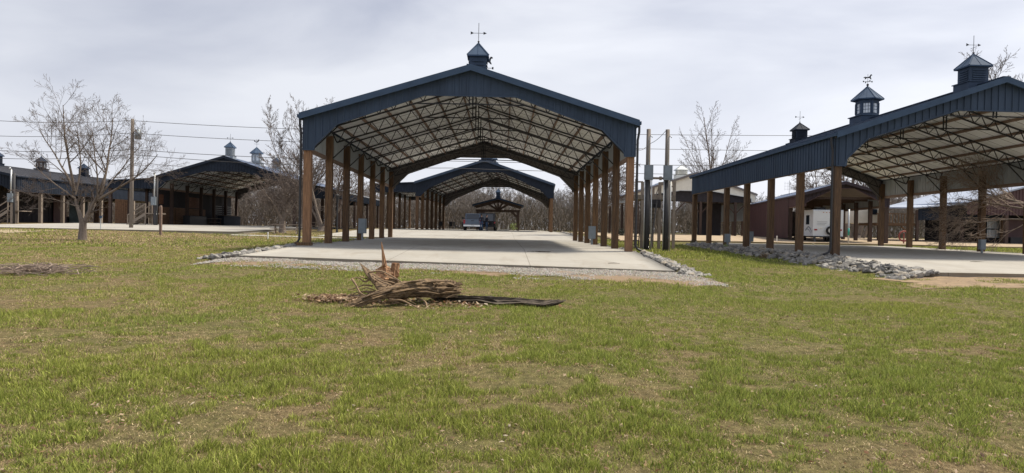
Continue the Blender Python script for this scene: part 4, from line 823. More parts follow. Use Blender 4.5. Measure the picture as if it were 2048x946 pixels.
p = MB(); p.tube([(0,0,-.05),(0,0,.3),(0,0,2.6)], [.12,.08,.06], 10); p.obj('pole', M['black'], lp); p = MB(); p.tube([(0,0,2.6),(0,0,3.25)], [.09,.19], 8); p.tube([(0,0,3.26),(0,0,3.4)], [.22,.05], 8); p.obj('lantern', M['black'], lp)
for px_, Y, lab in ((572, 55, 'weathered picnic table under the viny trees, left of the central pavilion'), (632, 68, 'farther picnic table seen just right of the front left post')):
    x = W(px_, 460, Y).x; pt = thing('picnic_table', lab, 'picnic table', (x, Y, Gf(x, Y)), R(12))
    bx(pt, 'table_top', M['weathered'], (-1.1,-.38,.72), (1.1,.38,.77))
    for b_ in (-.75,.75): bx(pt, 'bench', M['weathered'], (-1.1,b_-.13,.42), (1.1,b_+.13,.46))
    for a_ in (-.8,.8):
        p = MB(); p.bar((a_,-.65,0),(a_,-.15,.71),.08); p.bar((a_,.65,0),(a_,.15,.71),.08); p.bar((a_+.06,-.85,.4),(a_+.06,.85,.4),.05,.08); p.obj('leg_frame', M['weathered'], pt)
# antenna
x = W(1578, 400, 72); an = thing('tv_antenna', 'thin television antenna rising from the maroon barn roof', 'antenna', (x.x, 72, 3.6+HC-.0))
p = MB(); p.tube([(0,0,-.3),(0,0,1.9)], .02, 6); 
for q in (-.45,-.15,.15,.45): p.tube([(q,0,.85),(q,0,1.75)], .008, 4)
for q in (1.0,1.3,1.6): p.tube([(-.5,0,q),(.5,0,q)], .01, 4)
p.obj('mast', M['vane'], an)
for k, (px_, Y, pyt) in enumerate(((1697, 58, 455), (1963, 50, 462))):
    x = W(px_, 470, Y).x; g = Gf(x, Y); P_ = thing('banded_pole', ['grey pole with turquoise band behind the rear corner of the right pavilion', 'slim grey pole with turquoise band beside the electrical box at right'][k], 'pole', (x, Y, g)); p = MB(); p.tube([(0,0,-.05),(0,0,2.9)], .07, 8); p.obj('pole', M['conduit'], P_, True); p = MB(); p.tube([(0,0,.75),(0,0,1.35)], .075, 8); p.obj('band', M['turq'], P_, True)
x = W(1808, 460, 60).x; p = MB(); 
for q in range(24): pass
p.tube([(.42*math.cos(2*math.pi*q/20), 0, .75+.42*math.sin(2*math.pi*q/20)) for q in range(21)], .07, 8); p.box((-.04,-.04,-.1),(.04,.04,1.0)); tag(p.obj('hose_reel', M['red_drum'], None, loc=(x, 60, Gf(x, 60))), 'dull red hose ring on a stake beyond the right pavilion', 'hose reel')
# wires
def wire(label, pts, r=.018, sag=.25):
    mb = MB(); P = []
    for a_, b_ in zip(pts, pts[1:]):
        a_, b_ = Vector(a_), Vector(b_); n = 14
        for k in range(n): u = k/n; q = a_.lerp(b_, u); q.z -= sag*4*u*(1-u); P.append(q)
    P.append(Vector(pts[-1])); c = P[0].copy(); mb.tube([q-c for q in P], r, 5); tag(mb.obj('power_line', M['wire'], None, loc=c), label, 'power line', 'power lines crossing the sky')
Yw = 57
wire('topmost power line, tied to the tip of the weathered pole at left', [W(-80, 236, 60), W(262, 241, Yw), W(900, 262, 58), W(2100, 268, 62)], .02, .25)
wire('power line just above the transformer, second from the top', [W(-80, 268, 60), W(262, 266, Yw), W(900, 288, 58), W(2100, 302, 62)], .02, .25)
wire('third power line down, passing under the pole transformer', [W(-80, 296, 60), W(262, 299, Yw), W(900, 322, 58), W(2100, 330, 62)], .022, .25)
wire('lowest power line, just above the left pavilion cupolas', [W(-80, 312, 60), W(262, 309, Yw), W(900, 336, 58), W(2100, 352, 62)], .022, .3)
wire('looped service cable dropping from the right power pole towards the left one', [W(1331, 262, 39.4), W(1297, 288, 39.4), W(1276, 300, 38.5)], .014, .12)
# ------------------------------------------------------------------ trees
def branch(rr, segs, p, d, L_, r, lvl, P):
    """grow one limb as a polyline, with side branches"""
    n = max(3, int(L_/(.35 if lvl < 2 else .28))); n = min(n, 10); pts = [p.copy()]; rad = [r]; dd = d.normalized(); tipr = max(r*P['taper'], P['rmin'])
    for k in range(n):
        j = P['wob']*(1+.15*lvl); dd = (dd+Vector((rr.gauss(0, j), rr.gauss(0, j), rr.gauss(0, j)+P['up']*(.5 if lvl > 1 else 1)))).normalized(); p = p+dd*(L_/n); pts.append(p.copy()); rad.append(r+(tipr-r)*(k+1)/n)
    segs.append((pts, rad, lvl))
    if lvl >= P['lv']: return
    nb = P['nb'][lvl]; 
    for k in range(nb):
        u = P['start'][lvl]+(1-P['start'][lvl])*(k+rr.random())/nb; i = min(int(u*n), n-1); f_ = u*n-i; q = pts[i].lerp(pts[i+1], min(1, f_)); rq = rad[i]+(rad[i+1]-rad[i])*f_
        ax = (pts[i+1]-pts[i]).normalized(); o = ax.orthogonal().normalized(); o.rotate(Matrix.Rotation(rr.uniform(0, 2*math.pi), 3, ax)); a_ = R(rr.uniform(*P['ang'])); nd = ax*math.cos(a_)+o*math.sin(a_)
        branch(rr, segs, q, nd, L_*rr.uniform(*P['len'])*(1.08-.45*u), max(rq*P['rr'], P['rmin']), lvl+1, P)
def segs_np(segs, nmap=lambda r: 3):
    V, Fq = [], []; o = 0
    for pts, rad, lvl in segs:
        n = 7 if rad[0] > .08 else 5 if rad[0] > .03 else 3; u = None
        for i, p in enumerate(pts):
            d = (pts[min(i+1, len(pts)-1)]-pts[max(i-1, 0)]).normalized()
            if u is None: u = d.orthogonal().normalized()
            u = (u-d*u.dot(d)).normalized(); q = d.cross(u)
            for k in range(n):
                a_ = 2*math.pi*k/n; c_ = p+(u*math.cos(a_)+q*math.sin(a_))*rad[i]; V.append((c_.x, c_.y, c_.z))
        for i in range(len(pts)-1):
            for k in range(n): k2 = (k+1) % n; Fq.append((o+i*n+k, o+i*n+k2, o+(i+1)*n+k2, o+(i+1)*n+k))
        o += len(pts)*n
    return np.array(V), np.array(Fq)
PB = dict(taper=.22, rmin=.006, wob=.05, up=.03, lv=4, nb=[6,6,5,3], start=[.25,.2,.2,.2], ang=(20,46), len=(.5,.75), rr=.58)
def tree(label, x, y, seed, limbs, trunk, P, cat='tree', name='bare_tree', tw='twig', group=None):
    """trunk: (height, radius); limbs: (start height, direction, length, radius)"""
    rr = random.Random(seed); z = Gf(x, y); T_ = thing(name, label, cat, (x, y, z-.05), 0, group); ts = []
    if trunk: h, r, lean = trunk; ts.append(([Vector((0,0,-.1)), Vector((0,0,.12)), Vector((lean*.3,0,h*.5)), Vector((lean,0,h))], [r*1.5, r*1.12, r*.92, r*.85], 0))
    cs = []
    for (st, d, L_, r) in limbs: branch(rr, cs, Vector(st), Vector(d), L_, r, 0, P)
    thick = [s_ for s_ in cs if s_[2] == 0]; thin = [s_ for s_ in cs if s_[2] > 0]
    v, f_ = segs_np(ts+thick); npmesh('trunk', v, [f_], M['bark'], T_, smooth=True); v, f_ = segs_np(thin); npmesh('crown', v, [f_], M[tw], T_)
    return T_
PL = dict(PB, nb=[8,6,4,3], rmin=.0045, len=(.42,.66), wob=.055, up=.02, ang=(24,52))
tx = W(165, 480, 37)
tree('bare spreading fruit tree with forked trunk on the lawn at left', tx.x, 37, 11,
     [((-.05,0,1.0), (-.3,.1,1), 2.0, .12), ((-.45,.1,2.6), (-.62,.1,1), 3.7, .065), ((-.45,0,2.6), (-.05,-.2,1), 4.4, .075), ((-.45,.1,2.4), (.22,.3,1), 3.8, .055), ((-.4,0,2.2), (-1,-.1,.75), 3.0, .045),
      ((.12,0,1.05), (.5,0,1), 1.7, .13), ((.8,0,2.2), (.28,.2,1), 4.4, .08), ((.85,0,2.2), (1,-.1,.7), 4.1, .07), ((.8,0,2.1), (.0,-.3,1), 4.0, .05), ((.5,0,1.6), (.15,.5,1), 3.6, .045), ((-.3,0,1.8), (-1,-.2,.3), 2.6, .03), ((.9,0,2.4),(.7,.2,1),3.4,.05)], (1.15, .2, .02), PL)
PT_ = dict(PB, nb=[12,7,5,3], start=[.15,.15,.15,.15], ang=(24,46), len=(.38,.55), rmin=.010, up=.04)
x = W(1423, 460, 112).x
tree('tall rounded bare tree rising behind the cream gabled barn', x, 112, 5, [((0,0,3.0), (.03,0,1), 15.8, .2)]+[((0,0,3.3+(3.0 if k % 2 else .6)), (math.sin(R(q)), .25*math.cos(k*2.1), math.cos(R(q))), L__, .09) for k, (q, L__) in enumerate(((-60,5.2),(-46,7.4),(-35,9.0),(-25,10.6),(-14,11.8),(-6,12.6),(7,12.6),(16,11.6),(26,10.6),(36,8.8),(47,7.2),(60,5.2)))], (3.1, .42, 0), dict(PT_, rmin=.0105, nb=[12,8,5,3], len=(.24,.38), ang=(20,44), up=.02, wob=.035))
x = W(605, 455, 70).x
tree('tall bare tree crown rising behind the left corner of the central pavilion', x, 70, 21, [((0,0,1.5), (-.08,0,1), 9.6, .14)]+[((0,0,1.5+(1.5 if k % 2 else 0)), (math.sin(R(q)), .25*math.cos(k*2.1), math.cos(R(q))), L__, .07) for k, (q, L__) in enumerate(((-42,6.3),(-28,8),(-15,9),(14,8.5),(28,8),(40,6)))], (1.7, .3, 0), dict(PT_, rmin=.0085, nb=[12,8,6,3], len=(.32,.5), ang=(20,42), up=.03))
x = W(565, 460, 58).x
tree('squat dark viny tree beside the picnic table', x, 58, 33, [((0,0,.8), (-.12,0,1), 3.3, .13), ((0,0,.9), (.2,.1,1), 3.2, .12), ((0,0,.8), (-.4,.1,1), 2.5, .09), ((0,0,.8), (.45,-.1,1), 2.4, .09), ((0,0,.8), (0,.4,1), 2.9, .1)], (1.0, .28, 0), dict(PB, nb=[8,6,4,3], rmin=.010, wob=.11, ang=(20,60), up=.02))
x = W(645, 460, 66).x
tree('dark bare tree clump seen between the first two left posts', x, 66, 44, [((0,0,.3), (-.3,0,1), 6.2, .17), ((.1,0,.3), (.3,.1,1), 6.5, .16), ((-.1,0,.3), (-.65,.1,1), 5.0, .13), ((.2,0,.3), (.75,-.1,1), 5.5, .13)], (.5, .42, 0), dict(PB, nb=[8,6,4,3], rmin=.012, wob=.06))
x = W(1712, 470, 92).x
tree('multi stemmed dark tree standing beyond the maroon barn', x, 92, 51, [((-.8,0,.2), (-.25,0,1), 11, .3), ((-.2,0,.2), (-.05,.1,1), 12, .26), ((.4,0,.2), (.2,.1,1), 12, .28), ((.9,0,.2), (.5,-.1,1), 11, .26)], (.5, .7, 0), dict(PT_, rmin=.016, nb=[8,7,5,4]))
x = W(1188, 462, 64).x
tree('slim bare tree seen between the right hand posts of the central pavilion', x, 64, 61, [((0,0,1), (-.2,0,1), 5.5, .13), ((0,0,1), (.3,.1,1), 5.5, .12), ((0,0,1.2), (.7,0,1), 4, .08)], (1.1, .2, 0), dict(PB, nb=[9,7,5,4], rmin=.012))
x = W(2140, 470, 40).x
tree('bare tree outside the right edge whose pale branches droop into view', x, 40, 71, [((-.2,0,2.2), (-1,-.05,.28), 5.6, .075), ((-.2,0,2.4), (-1,.1,.5), 5.0, .07), ((-.2,.1,1.9), (-1,.1,.02), 5.2, .06), ((0,0,2.4), (-.2,.1,1), 3.2, .08), ((0,0,2.2), (.8,0,.6), 3.5, .07)], (2.4, .16, 0), dict(PB, nb=[7,6,5,3], rmin=.0075, wob=.09, up=-.012, taper=.35), tw='pale_twig')
x = W(2000, 470, 84).x
tree('tall bare tree showing its twiggy top above the right pavilion ridge', x, 84, 81, [((0,0,4), (0,0,1), 15.5, .22), ((0,0,4), (.4,0,1), 12, .15), ((0,0,4), (-.35,0,1), 14, .15)], (4.1, .35, 0), dict(PT_, rmin=.015))
x = W(1640, 470, 118).x
tree('bare tree standing behind the maroon barn, left of the multi stemmed tree', x, 118, 91, [((0,0,3), (-.1,0,1), 9, .2), ((0,0,3), (.4,0,1), 8, .15), ((0,0,3), (-.5,0,1), 8, .15)], (3.1, .3, 0), dict(PT_, rmin=.016))
# the wood beyond: prototypes tiled
protos = []
for sd_ in range(6):
    rr = random.Random(100+sd_); cs = []; PW = dict(PB, nb=[9,6,4,0], lv=3, rmin=.02, start=[.15,.15,.2,.2], ang=(18,45), len=(.34,.55), wob=.05, taper=.2)
    for q in range(1 if sd_ % 2 else 2): branch(rr, cs, Vector((rr.uniform(-.4,.4),0,0)), Vector((rr.gauss(0,.1), rr.gauss(0,.1), 1)), rr.uniform(7, 9), .12, 0, PW)
    cs = [(pts[::2]+([pts[-1]] if len(pts) % 2 == 0 else []), rad[::2]+([rad[-1]] if len(rad) % 2 == 0 else []), l) for pts, rad, l in cs]
    V_ = []; F_ = []; o = 0
    for pts, rad, l in cs:
        for i, p in enumerate(pts):
            for k in range(3): a_ = 2*math.pi*k/3+l; V_.append((p.x+math.cos(a_)*rad[i], p.y+math.sin(a_)*rad[i], p.z+.5*math.sin(a_*2)*rad[i]))
        for i in range(len(pts)-1):
            for k in range(3): k2 = (k+1) % 3; F_.append((o+i*3+k, o+i*3+k2, o+(i+1)*3+k2, o+(i+1)*3+k))
        o += len(pts)*3
    protos.append((np.array(V_), np.array(F_)))
def tile(name, label, spots, m):
    VV, FF = [], []; o = 0
    for (x, y, s_, sz, a_, k) in spots:
        v, f_ = protos[k]; c_, s2 = math.cos(a_), math.sin(a_); q = np.empty_like(v); q[:, 0] = (v[:, 0]*c_-v[:, 1]*s2)*s_+x; q[:, 1] = (v[:, 0]*s2+v[:, 1]*c_)*s_+y; q[:, 2] = v[:, 2]*sz+Gf(x, y)-.2
        VV.append(q); FF.append(f_+o); o += len(v)
    ob = npmesh(name, np.concatenate(VV), [np.concatenate(FF)], m); tag(ob, label, 'woodland', None, 'stuff'); return ob
rr = random.Random(5); sp = []
def woodtop(px):       # height of the tree line across the picture
    return np.interp(px, [-100, 150, 450, 560, 750, 960, 1100, 1250, 1350, 1550, 1700, 2150], [6.5, 6.5, 9.2, 9.2, 8.4, 8.8, 8.2, 7.2, 8.3, 7.6, 9, 9.5])
for k in range(1150):
    Y = rr.uniform(128, 190); px = rr.uniform(-120, 2170); x = (px-1005)*Y/F; hgt = woodtop(px)*Y/150*rr.uniform(.66, 1.03)+.3; s_ = hgt/9.5; sp.append((x, Y, rr.uniform(.8, 1.2), s_, rr.uniform(0, 6.28), rr.randrange(6)))
tile('woodland', 'grey brown leafless woodland closing the view behind all the buildings', sp, M['wood_far'])
# brushy understorey of the wood
n = 90000; Yb = rng.uniform(122, 185, n); pxb = rng.uniform(-120, 2170, n); Xb = (pxb-1005)*Yb/F; hb = np.interp(pxb, [-100,450,1100,2150], [3.0,4.6,4.6,4.4])*(.55+.7*vnoise(Xb, Yb, 5)); zb_ = G(Xb, Yb)
t0 = rng.random(n)**1.25*hb; dx = rng.normal(0,.35,n); dy = rng.normal(0,.35,n); dz = rng.uniform(.3,1.3,n); wd = rng.uniform(.02,.06,n)
V_ = np.stack([np.stack([Xb-wd,Yb,zb_+t0],-1), np.stack([Xb+wd,Yb,zb_+t0],-1), np.stack([Xb+dx,Yb+dy,zb_+t0+dz],-1)],1).reshape(-1,3)
tag(npmesh('underbrush', V_, [np.arange(3*n).reshape(-1,3)], M['wood_far2']), 'tangled brown underbrush at the foot of the far woodland', 'underbrush', None, 'stuff')
# low dark shrubs
def shrub(label, px_, py_, Y, r, seed, n_=700, m='ever', name='shrub'):
    x = W(px_, py_, Y).x; rr = random.Random(seed); b_ = MB()
    for k in range(n_):
        v = Vector((rr.gauss(0,1), rr.gauss(0,1), rr.gauss(0,1))).normalized()*r*rr.uniform(.55,1.05); v.z = abs(v.z+r*.25)*1.1; s_ = r*.13
        b_.add([v+Vector((rr.uniform(-s_,s_), rr.uniform(-s_,s_), rr.uniform(-s_,s_))) for _ in range(3)], [(0,1,2)])
    for k in range(7): a_ = k*.9; b_.tube([(0,0,0),(math.cos(a_)*r*.5,math.sin(a_)*r*.5,r*.8)], .02, 4)
    tag(b_.obj(name, M[m], None, loc=(x, Y, Gf(x, Y))), label, 'shrub')
shrub('round dark evergreen shrub on the grass between the right posts', 1243, 463, 70, .62, 1)
shrub('low brown tuft growing out of the rocks at the rear of the right bank', 1387, 490, 52, .3, 2, 300, 'ever')
shrub('green weed tuft among the rocks at the foot of a right pavilion post', 1452, 494, 43.5, .26, 3, 300, 'green_leaf')
shrub('brown dead plant among the rocks halfway along the right bank', 1528, 503, 34.5, .26, 4, 300, 'dirt')
# ------------------------------------------------------------------ rock banks
def rock_mesh(seed):
    rr = random.Random(seed); b_ = MB(); vs = []
    base = [Vector((x, y, z)) for x in (-1,1) for y in (-1,1) for z in (-1,1)]+[Vector(v) for v in ((0,0,1.25),(0,0,-1.2),(1.3,0,0),(-1.3,0,0),(0,1.25,0),(0,-1.2,0))]
    pts = [Vector((v.x*rr.uniform(.65,1.1), v.y*rr.uniform(.5,.9), v.z*rr.uniform(.32,.62)))*.5 for v in base]
    import bmesh
    bm = bmesh.new(); [bm.verts.new(p_) for p_ in pts]; bmesh.ops.convex_hull(bm, input=bm.verts); geo = [v for v in bm.verts if not v.link_faces]; bmesh.ops.delete(bm, geom=geo, context='VERTS')
    me = bpy.data.meshes.new('rock'); bm.to_mesh(me); bm.free(); me.materials.append(M[rr.choice(['rock','rock','rock','rock_dark','rock_tan'])]); return me
rr = random.Random(9)
banks = []
M['rock_dark'] = mat('limestone_dark', (.13,.125,.12), .9, 0, .4, 3, bump=.8, bscale=9); M['rock_tan'] = mat('limestone_tan', (.27,.235,.19), .9, 0, .4, 3, bump=.8, bscale=9, second=(.38,.34,.28))
def bank(n_, fn, grp, lab):
    out_ = []
    for k in range(n_): x, y, z, s_ = fn(); out_.append((x, y, z, s_))
    banks.append((out_, grp, lab))
def fC():
    u = rr.random(); y = 23.2+29*u**1.35; e = rr.random(); wdt = np.interp(y, [23,31,45,53], [1.7,1.6,1.3,1.0]); x = 14.35-wdt*e+rr.uniform(-.1,.1); z0 = float(SC(14.3, y)); z1 = Gf(x-.1, y); z = z0*(1-e)+(z1)*e-.01; return x, y-(.6*e if y < 25 else 0), z, rr.uniform(.12,.26)**1*(1.0 if rr.random() < .8 else 1.45)
RM = [rock_mesh(i) for i in range(22)]
bank(900, fC, 'rocks banked along the right pavilion slab', 'angular grey limestone rock in the bank along the right pavilion slab')
def fR():
    u = rr.random(); y = 22.0+8.0*u; e = rr.random(); x = 5.65+.85*e; z0 = float(SA(5.6, max(y, 22.9))) if y > 22.9 else Gf(x, y); z = z0*(1-e)+Gf(x, y)*e+.02; return x, y, z, rr.uniform(.12,.30)
bank(170, fR, 'rocks along the right edge of the central slab', 'grey limestone rock along the right front edge of the central slab')
def fL():
    u = rr.random(); y = 22.6+8.5*u; e = rr.random(); x = -8.5-1.15*e*(1.2-.5*u); z0 = float(SA(-8.5, max(y, 22.9))); z = z0*(1-e)+Gf(x, y)*e+.0; return x, y, z, rr.uniform(.13,.32)
bank(150, fL, 'rocks along the left edge of the central slab', 'grey limestone rock along the left front edge of the central slab')
def fB():
    y = 54+26*rr.random(); e = rr.random(); x = 6.3+.9*e; return x, y, float(SB(6, y))*(1-e)+Gf(x, y)*e+.02, rr.uniform(.2,.4)
bank(110, fB, 'rocks', '')
def fA2():
    y = 31+22*rr.random(); s_ = rr.choice((-1,1)); e = rr.random(); x = 5.65+.4*e if s_ > 0 else -8.5-.4*e; return x, y, float(SA(0, y))*(1-e)+Gf(x, y)*e, rr.uniform(.12,.24)
bank(140, fA2, 'rocks', '')
allr = []
for rs, grp, lab in banks:
    for q in rs: allr.append((q[1]-q[3]*18, q, grp, lab))
allr.sort(key=lambda t: t[0]); rest = []; cnt = 0
for _, (x, y, z, s_), grp, lab in allr:
    me = rr.choice(RM); e = Euler((rr.uniform(-.5,.5), rr.uniform(-.5,.5), rr.uniform(0,6.28)))
    if lab and cnt < 296:
        o = bpy.data.objects.new('rock', me); S.collection.objects.link(o); o.location = (x, y, z); o.rotation_euler = e; o.scale = (s_, s_, s_*rr.uniform(.8,1.1)); tag(o, lab, 'rock', grp); cnt += 1
    else: rest.append((me, Matrix.Translation((x, y, z)) @ e.to_matrix().to_4x4() @ Matrix.Scale(s_, 4)))
mb = MB()
RMATS = [M['rock'], M['rock_dark'], M['rock_tan']]; MI = []
for me, mt in rest: mb.add([mt @ v.co for v in me.vertices], [tuple(p_.vertices) for p_ in me.polygons]); MI += [RMATS.index(me.materials[0])]*len(me.polygons)
rp = mb.obj('riprap', M['rock']); [rp.data.materials.append(q) for q in RMATS[1:]]; rp.data.polygons.foreach_set('material_index', MI)
tag(rp, 'farther loose limestone riprap lining the concrete slabs', 'riprap', None, 'stuff')
# small stones of the gravel strip
n = 26000; gx_ = rng.uniform(-9.0, 6.0, n); gy_ = 23.1-(23.1-np.interp(gx_, [-9,-3,0,5.4], [20.4,20.1,19.0,18.0]))*rng.random(n)**1.1+rng.normal(0,.22,n); keep = (vnoise(gx_, gy_, .8)+rng.random(n)*.35+(gy_-21.5+gx_*.14)*.22 > .45); gx_, gy_ = gx_[keep], gy_[keep]; n = len(gx_); gs = rng.uniform(.009,.024,n); gz_ = lawn_z(gx_, gy_)+.035
off4 = np.array([[-1,-.8,0],[1,-.9,0],[.9,1,0],[-1,.8,0],[0,0,1.1]]); j4 = rng.uniform(.6,1.3,(n,5,3)); V_ = np.stack([gx_,gy_,gz_],-1)[:,None]+off4[None]*j4*gs[:,None,None]; b0 = (np.arange(n)*5)[:,None]
tt = np.concatenate([b0+np.array([a_]) for a_ in ([0,1,4],[1,2,4],[2,3,4],[3,0,4])]); cc = np.repeat((np.array([[.235,.225,.21]])*rng.uniform(.4,1.45,(n,1))+rng.normal(0,.012,(n,3))).clip(.03,.8),5,0)
M['tint'] = attr_mat('loose_tint', .9)
tag(npmesh('gravel', V_.reshape(-1,3), [tt], M['tint'], colors=cc), 'loose grey gravel along the front edge of the central slab', 'gravel', None, 'stuff')
# ------------------------------------------------------------------ fallen wood in the foreground
M['rot'] = mat('rotten_log', (.16,.105,.06), .95, 0, .5, 4, (1.2,7,7), bump=1.0, bscale=9, dark=(.03,.02,.014), second=(.27,.185,.105))
M['splinter'] = mat('splintered_wood', (.42,.23,.12), .9, 0, .4, 6, (6,6,.8), bump=1, bscale=10, dark=(.2,.095,.05), second=(.52,.32,.18))
M['charred'] = mat('dark_wet_plank', (.045,.035,.028), .9, 0, .5, 5, (1,7,7), bump=1, bscale=9, second=(.12,.095,.07))
M['vine'] = mat('dry_vine', (.24,.165,.10), .9, 0, .3, 9)
def rough(pts, rad, n=22, amp=.18, flat=1.0, seed=0, sub=5, ragged=0):
    """ridged, uneven log along a path"""
    rr = random.Random(seed); P = [Vector(p) for p in pts]; PP = []; RR = []
    for i in range(len(P)-1):
        for k in range(sub): u = k/sub; PP.append(P[i].lerp(P[i+1], u)); RR.append(rad[i]*(1-u)+rad[i+1]*u)
    PP.append(P[-1]); RR.append(rad[-1]); ridge = [rr.uniform(-1,1) for _ in range(n)]; ridge2 = [rr.uniform(-1,1) for _ in range(n)]; b_ = MB(); m_ = len(PP)
    for i, p in enumerate(PP):
        d = (PP[min(i+1,m_-1)]-PP[max(i-1,0)]).normalized(); u = d.cross(Vector((0,0,1))); u = u.normalized() if u.length > .1 else Vector((1,0,0)); q = u.cross(d); t_ = i/(m_-1)
        for k in range(n):
            a_ = 2*math.pi*k/n; r_ = RR[i]*(1+amp*(ridge[k]*(1-t_)+ridge2[k]*t_)+amp*.4*rr.uniform(-1,1)); e = Vector()
            if ragged and i >= m_-2: e = d*ragged*rr.uniform(-1,.8)*(1 if i == m_-1 else .4)
            c_ = p+u*math.cos(a_)*r_+q*math.sin(a_)*r_*flat+e; b_.v.append(tuple(c_))
    for i in range(m_-1):
        for k in range(n): k2 = (k+1) % n; b_.f.append((i*n+k, i*n+k2, (i+1)*n+k2, (i+1)*n+k))
    b_.v.append(tuple(PP[0])); b_.v.append(tuple(PP[-1]-(PP[-1]-PP[-2]).normalized()*RR[-1]*.4)); a_, c_ = len(b_.v)-2, len(b_.v)-1
    for k in range(n): k2 = (k+1) % n; b_.f.append((a_, k2, k)); b_.f.append((c_, (m_-1)*n+k, (m_-1)*n+k2))
    return b_
def local(b_, o):
    b_.v = [tuple(Vector(v)-o) for v in b_.v]; return b_
o0 = W(760, 600, 13.6); o0.z = Gf(o0.x, o0.y); LG = thing('fallen_log', 'rotten brown log with long tapering root lying across the lawn in the foreground', 'log', o0)
b_ = rough([W(683,621,12.4), W(720,605,12.6), W(770,588,12.9), W(820,578,13.2), W(860,578,13.5), W(893,577,13.7), W(908,578,13.85)], [.065,.085,.11,.17,.2,.185,.165], 40, .34, .8, 1, 7, .16); local(b_, o0).obj('trunk', M['rot'], LG)
b_ = rough([W(790,592,13.4), W(850,590,13.5), W(885,590,13.7), W(905,594,13.7)], [.08,.1,.07,.02], 14, .2, .5, 2, 4); local(b_, o0).obj('loose_slab', M['rot'], LG)
for q_, (xa, ya, xb, yb, Yq) in enumerate(((800,570,850,561,13.1),(840,566,905,562,13.3),(760,588,812,572,12.8),(865,590,922,584,13.4),(885,566,918,574,13.6),(825,584,880,588,13.1),(715,600,770,583,12.6))):
    local(rough([W(xa,ya,Yq), W((xa+xb)/2,(ya+yb)/2-2,Yq), W(xb,yb,Yq)], [.035,.05,.008], 10, .4, .4, 40+q_, 5), o0).obj('bark_flake', M['rot'], LG)
SN = W(768, 580, 14.6); SN.z = Gf(SN.x, SN.y); ST = thing('splintered_stump', 'upright splintered stump with one tall pale spike behind the fallen log', 'stump', SN)
def shard(px0, py0, px1, py1, Y, w0, w1, seed, m, nm):
    a_, c_ = W(px0, py0, Y), W(px1, py1, Y); mid_ = a_.lerp(c_, .55)+Vector((.02,.03,0)); b_ = rough([a_, a_.lerp(c_, .3), mid_, c_], [w0, w0*.8, (w0+w1)*.36, w1], 18, .55, .5, seed, 7); return local(b_, SN).obj(nm, m, ST)
shard(772, 590, 763, 484, 14.6, .23, .01, 3, M['splinter'], 'spike'); shard(764, 580, 752, 538, 14.7, .10, .02, 4, M['splinter'], 'spike'); shard(779, 592, 792, 526, 14.7, .20, .07, 5, M['splinter'], 'spike'); shard(784, 596, 787, 556, 14.5, .19, .08, 6, M['rot'], 'stump_base'); shard(762, 596, 772, 546, 14.6, .17, .09, 8, M['rot'], 'stump_base')
BK = W(760, 600, 13.6); BK.z = Gf(BK.x, BK.y)
def piece(name, label, path, rad, m, cat, seed=1, flat=.5, amp=.2, n_=14, ragged=0):
    P = [W(*q) for q in path]; c = P[0].copy(); b_ = rough(P, rad, n_, amp, flat, seed, 4, ragged); tag(local(b_, c).obj(name, m, None, loc=c), label, cat)
piece('bark_slab', 'curved dark slab of bark leaning up and left from the fallen log', [(802,602,13.5),(785,588,13.6),(762,572,13.7),(740,552,13.75),(723,530,13.8)], [.22,.22,.18,.11,.025], M['rot'], 'bark', 12, .4, .12)
piece('root', 'thin pointed root curving up beside the leaning bark slab', [(792,583,13.75),(770,568,13.8),(745,548,13.9),(720,527,13.95)], [.06,.055,.035,.01], M['rot'], 'root', 14, .8)
piece('charred_plank', 'long flat blackened plank lying on the grass right of the fallen log', [(868,594,13.9),(915,600,13.8),(960,599,13.6),(1000,606,13.45),(1045,604,13.35),(1090,608,13.25),(1127,602,13.2)], [.06,.10,.08,.14,.09,.10,.03], M['charred'], 'plank', 15, .7, .5, 20, .1)
piece('charred_plank', 'broken blackened fragment propped against the long flat plank', [(975,598,13.7),(1002,597,13.6),(1035,606,13.5)], [.02,.07,.03], M['charred'], 'plank', 16, .5, .3)
def vine(label, path, r):
    P = [W(*q) for q in path]; c = P[0].copy(); Q = []
    for i in range(len(P)-1):
        p0, p1, p2, p3 = P[max(i-1,0)], P[i], P[i+1], P[min(i+2,len(P)-1)]
        for k in range(4): u = k/4; Q.append(.5*((2*p1)+(-p0+p2)*u+(2*p0-5*p1+4*p2-p3)*u*u+(-p0+3*p1-3*p2+p3)*u**3))
    Q.append(P[-1]); m_ = MB(); m_.tube([q-c for q in Q], [r*(1-.6*k/len(Q)) for k in range(len(Q))], 7); tag(m_.obj('dead_branch', M['vine'], None, True, c), label, 'branch')
vine('dry vine arching over the leaning bark slab to the right', [(738,545,13.7),(760,542,13.6),(780,550,13.5),(800,562,13.4),(815,570,13.3)], .02)
vine('second dry vine looping lower beneath the first, towards the log top', [(745,552,13.6),(760,562,13.5),(775,568,13.4),(795,575,13.3)], .018)
vine('crooked branch reaching left from the bark slab, topmost of three', [(738,560,13.8),(728,563,13.8),(718,556,13.8),(704,556,13.8)], .018)
vine('crooked branch pointing left at mid height of the tangle', [(745,572,13.8),(728,570,13.8),(715,575,13.7),(696,580,13.7)], .018)
vine('gnarled branch dropping from the tangle to the ground at left', [(704,558,13.7),(712,570,13.6),(720,585,13.5),(732,592,13.4),(742,597,13.3)], .024)
vine('pale bent twig lying in front of the log, nearest the viewer', [(775,602,12.9),(800,600,12.7),(820,608,12.5),(840,618,12.3)], .02)
vine('hooked grey twig at the right end of the fallen wood', [(832,594,13.2),(850,603,13.0),(855,615,12.8),(866,622,12.7),(872,618,12.65)], .018)
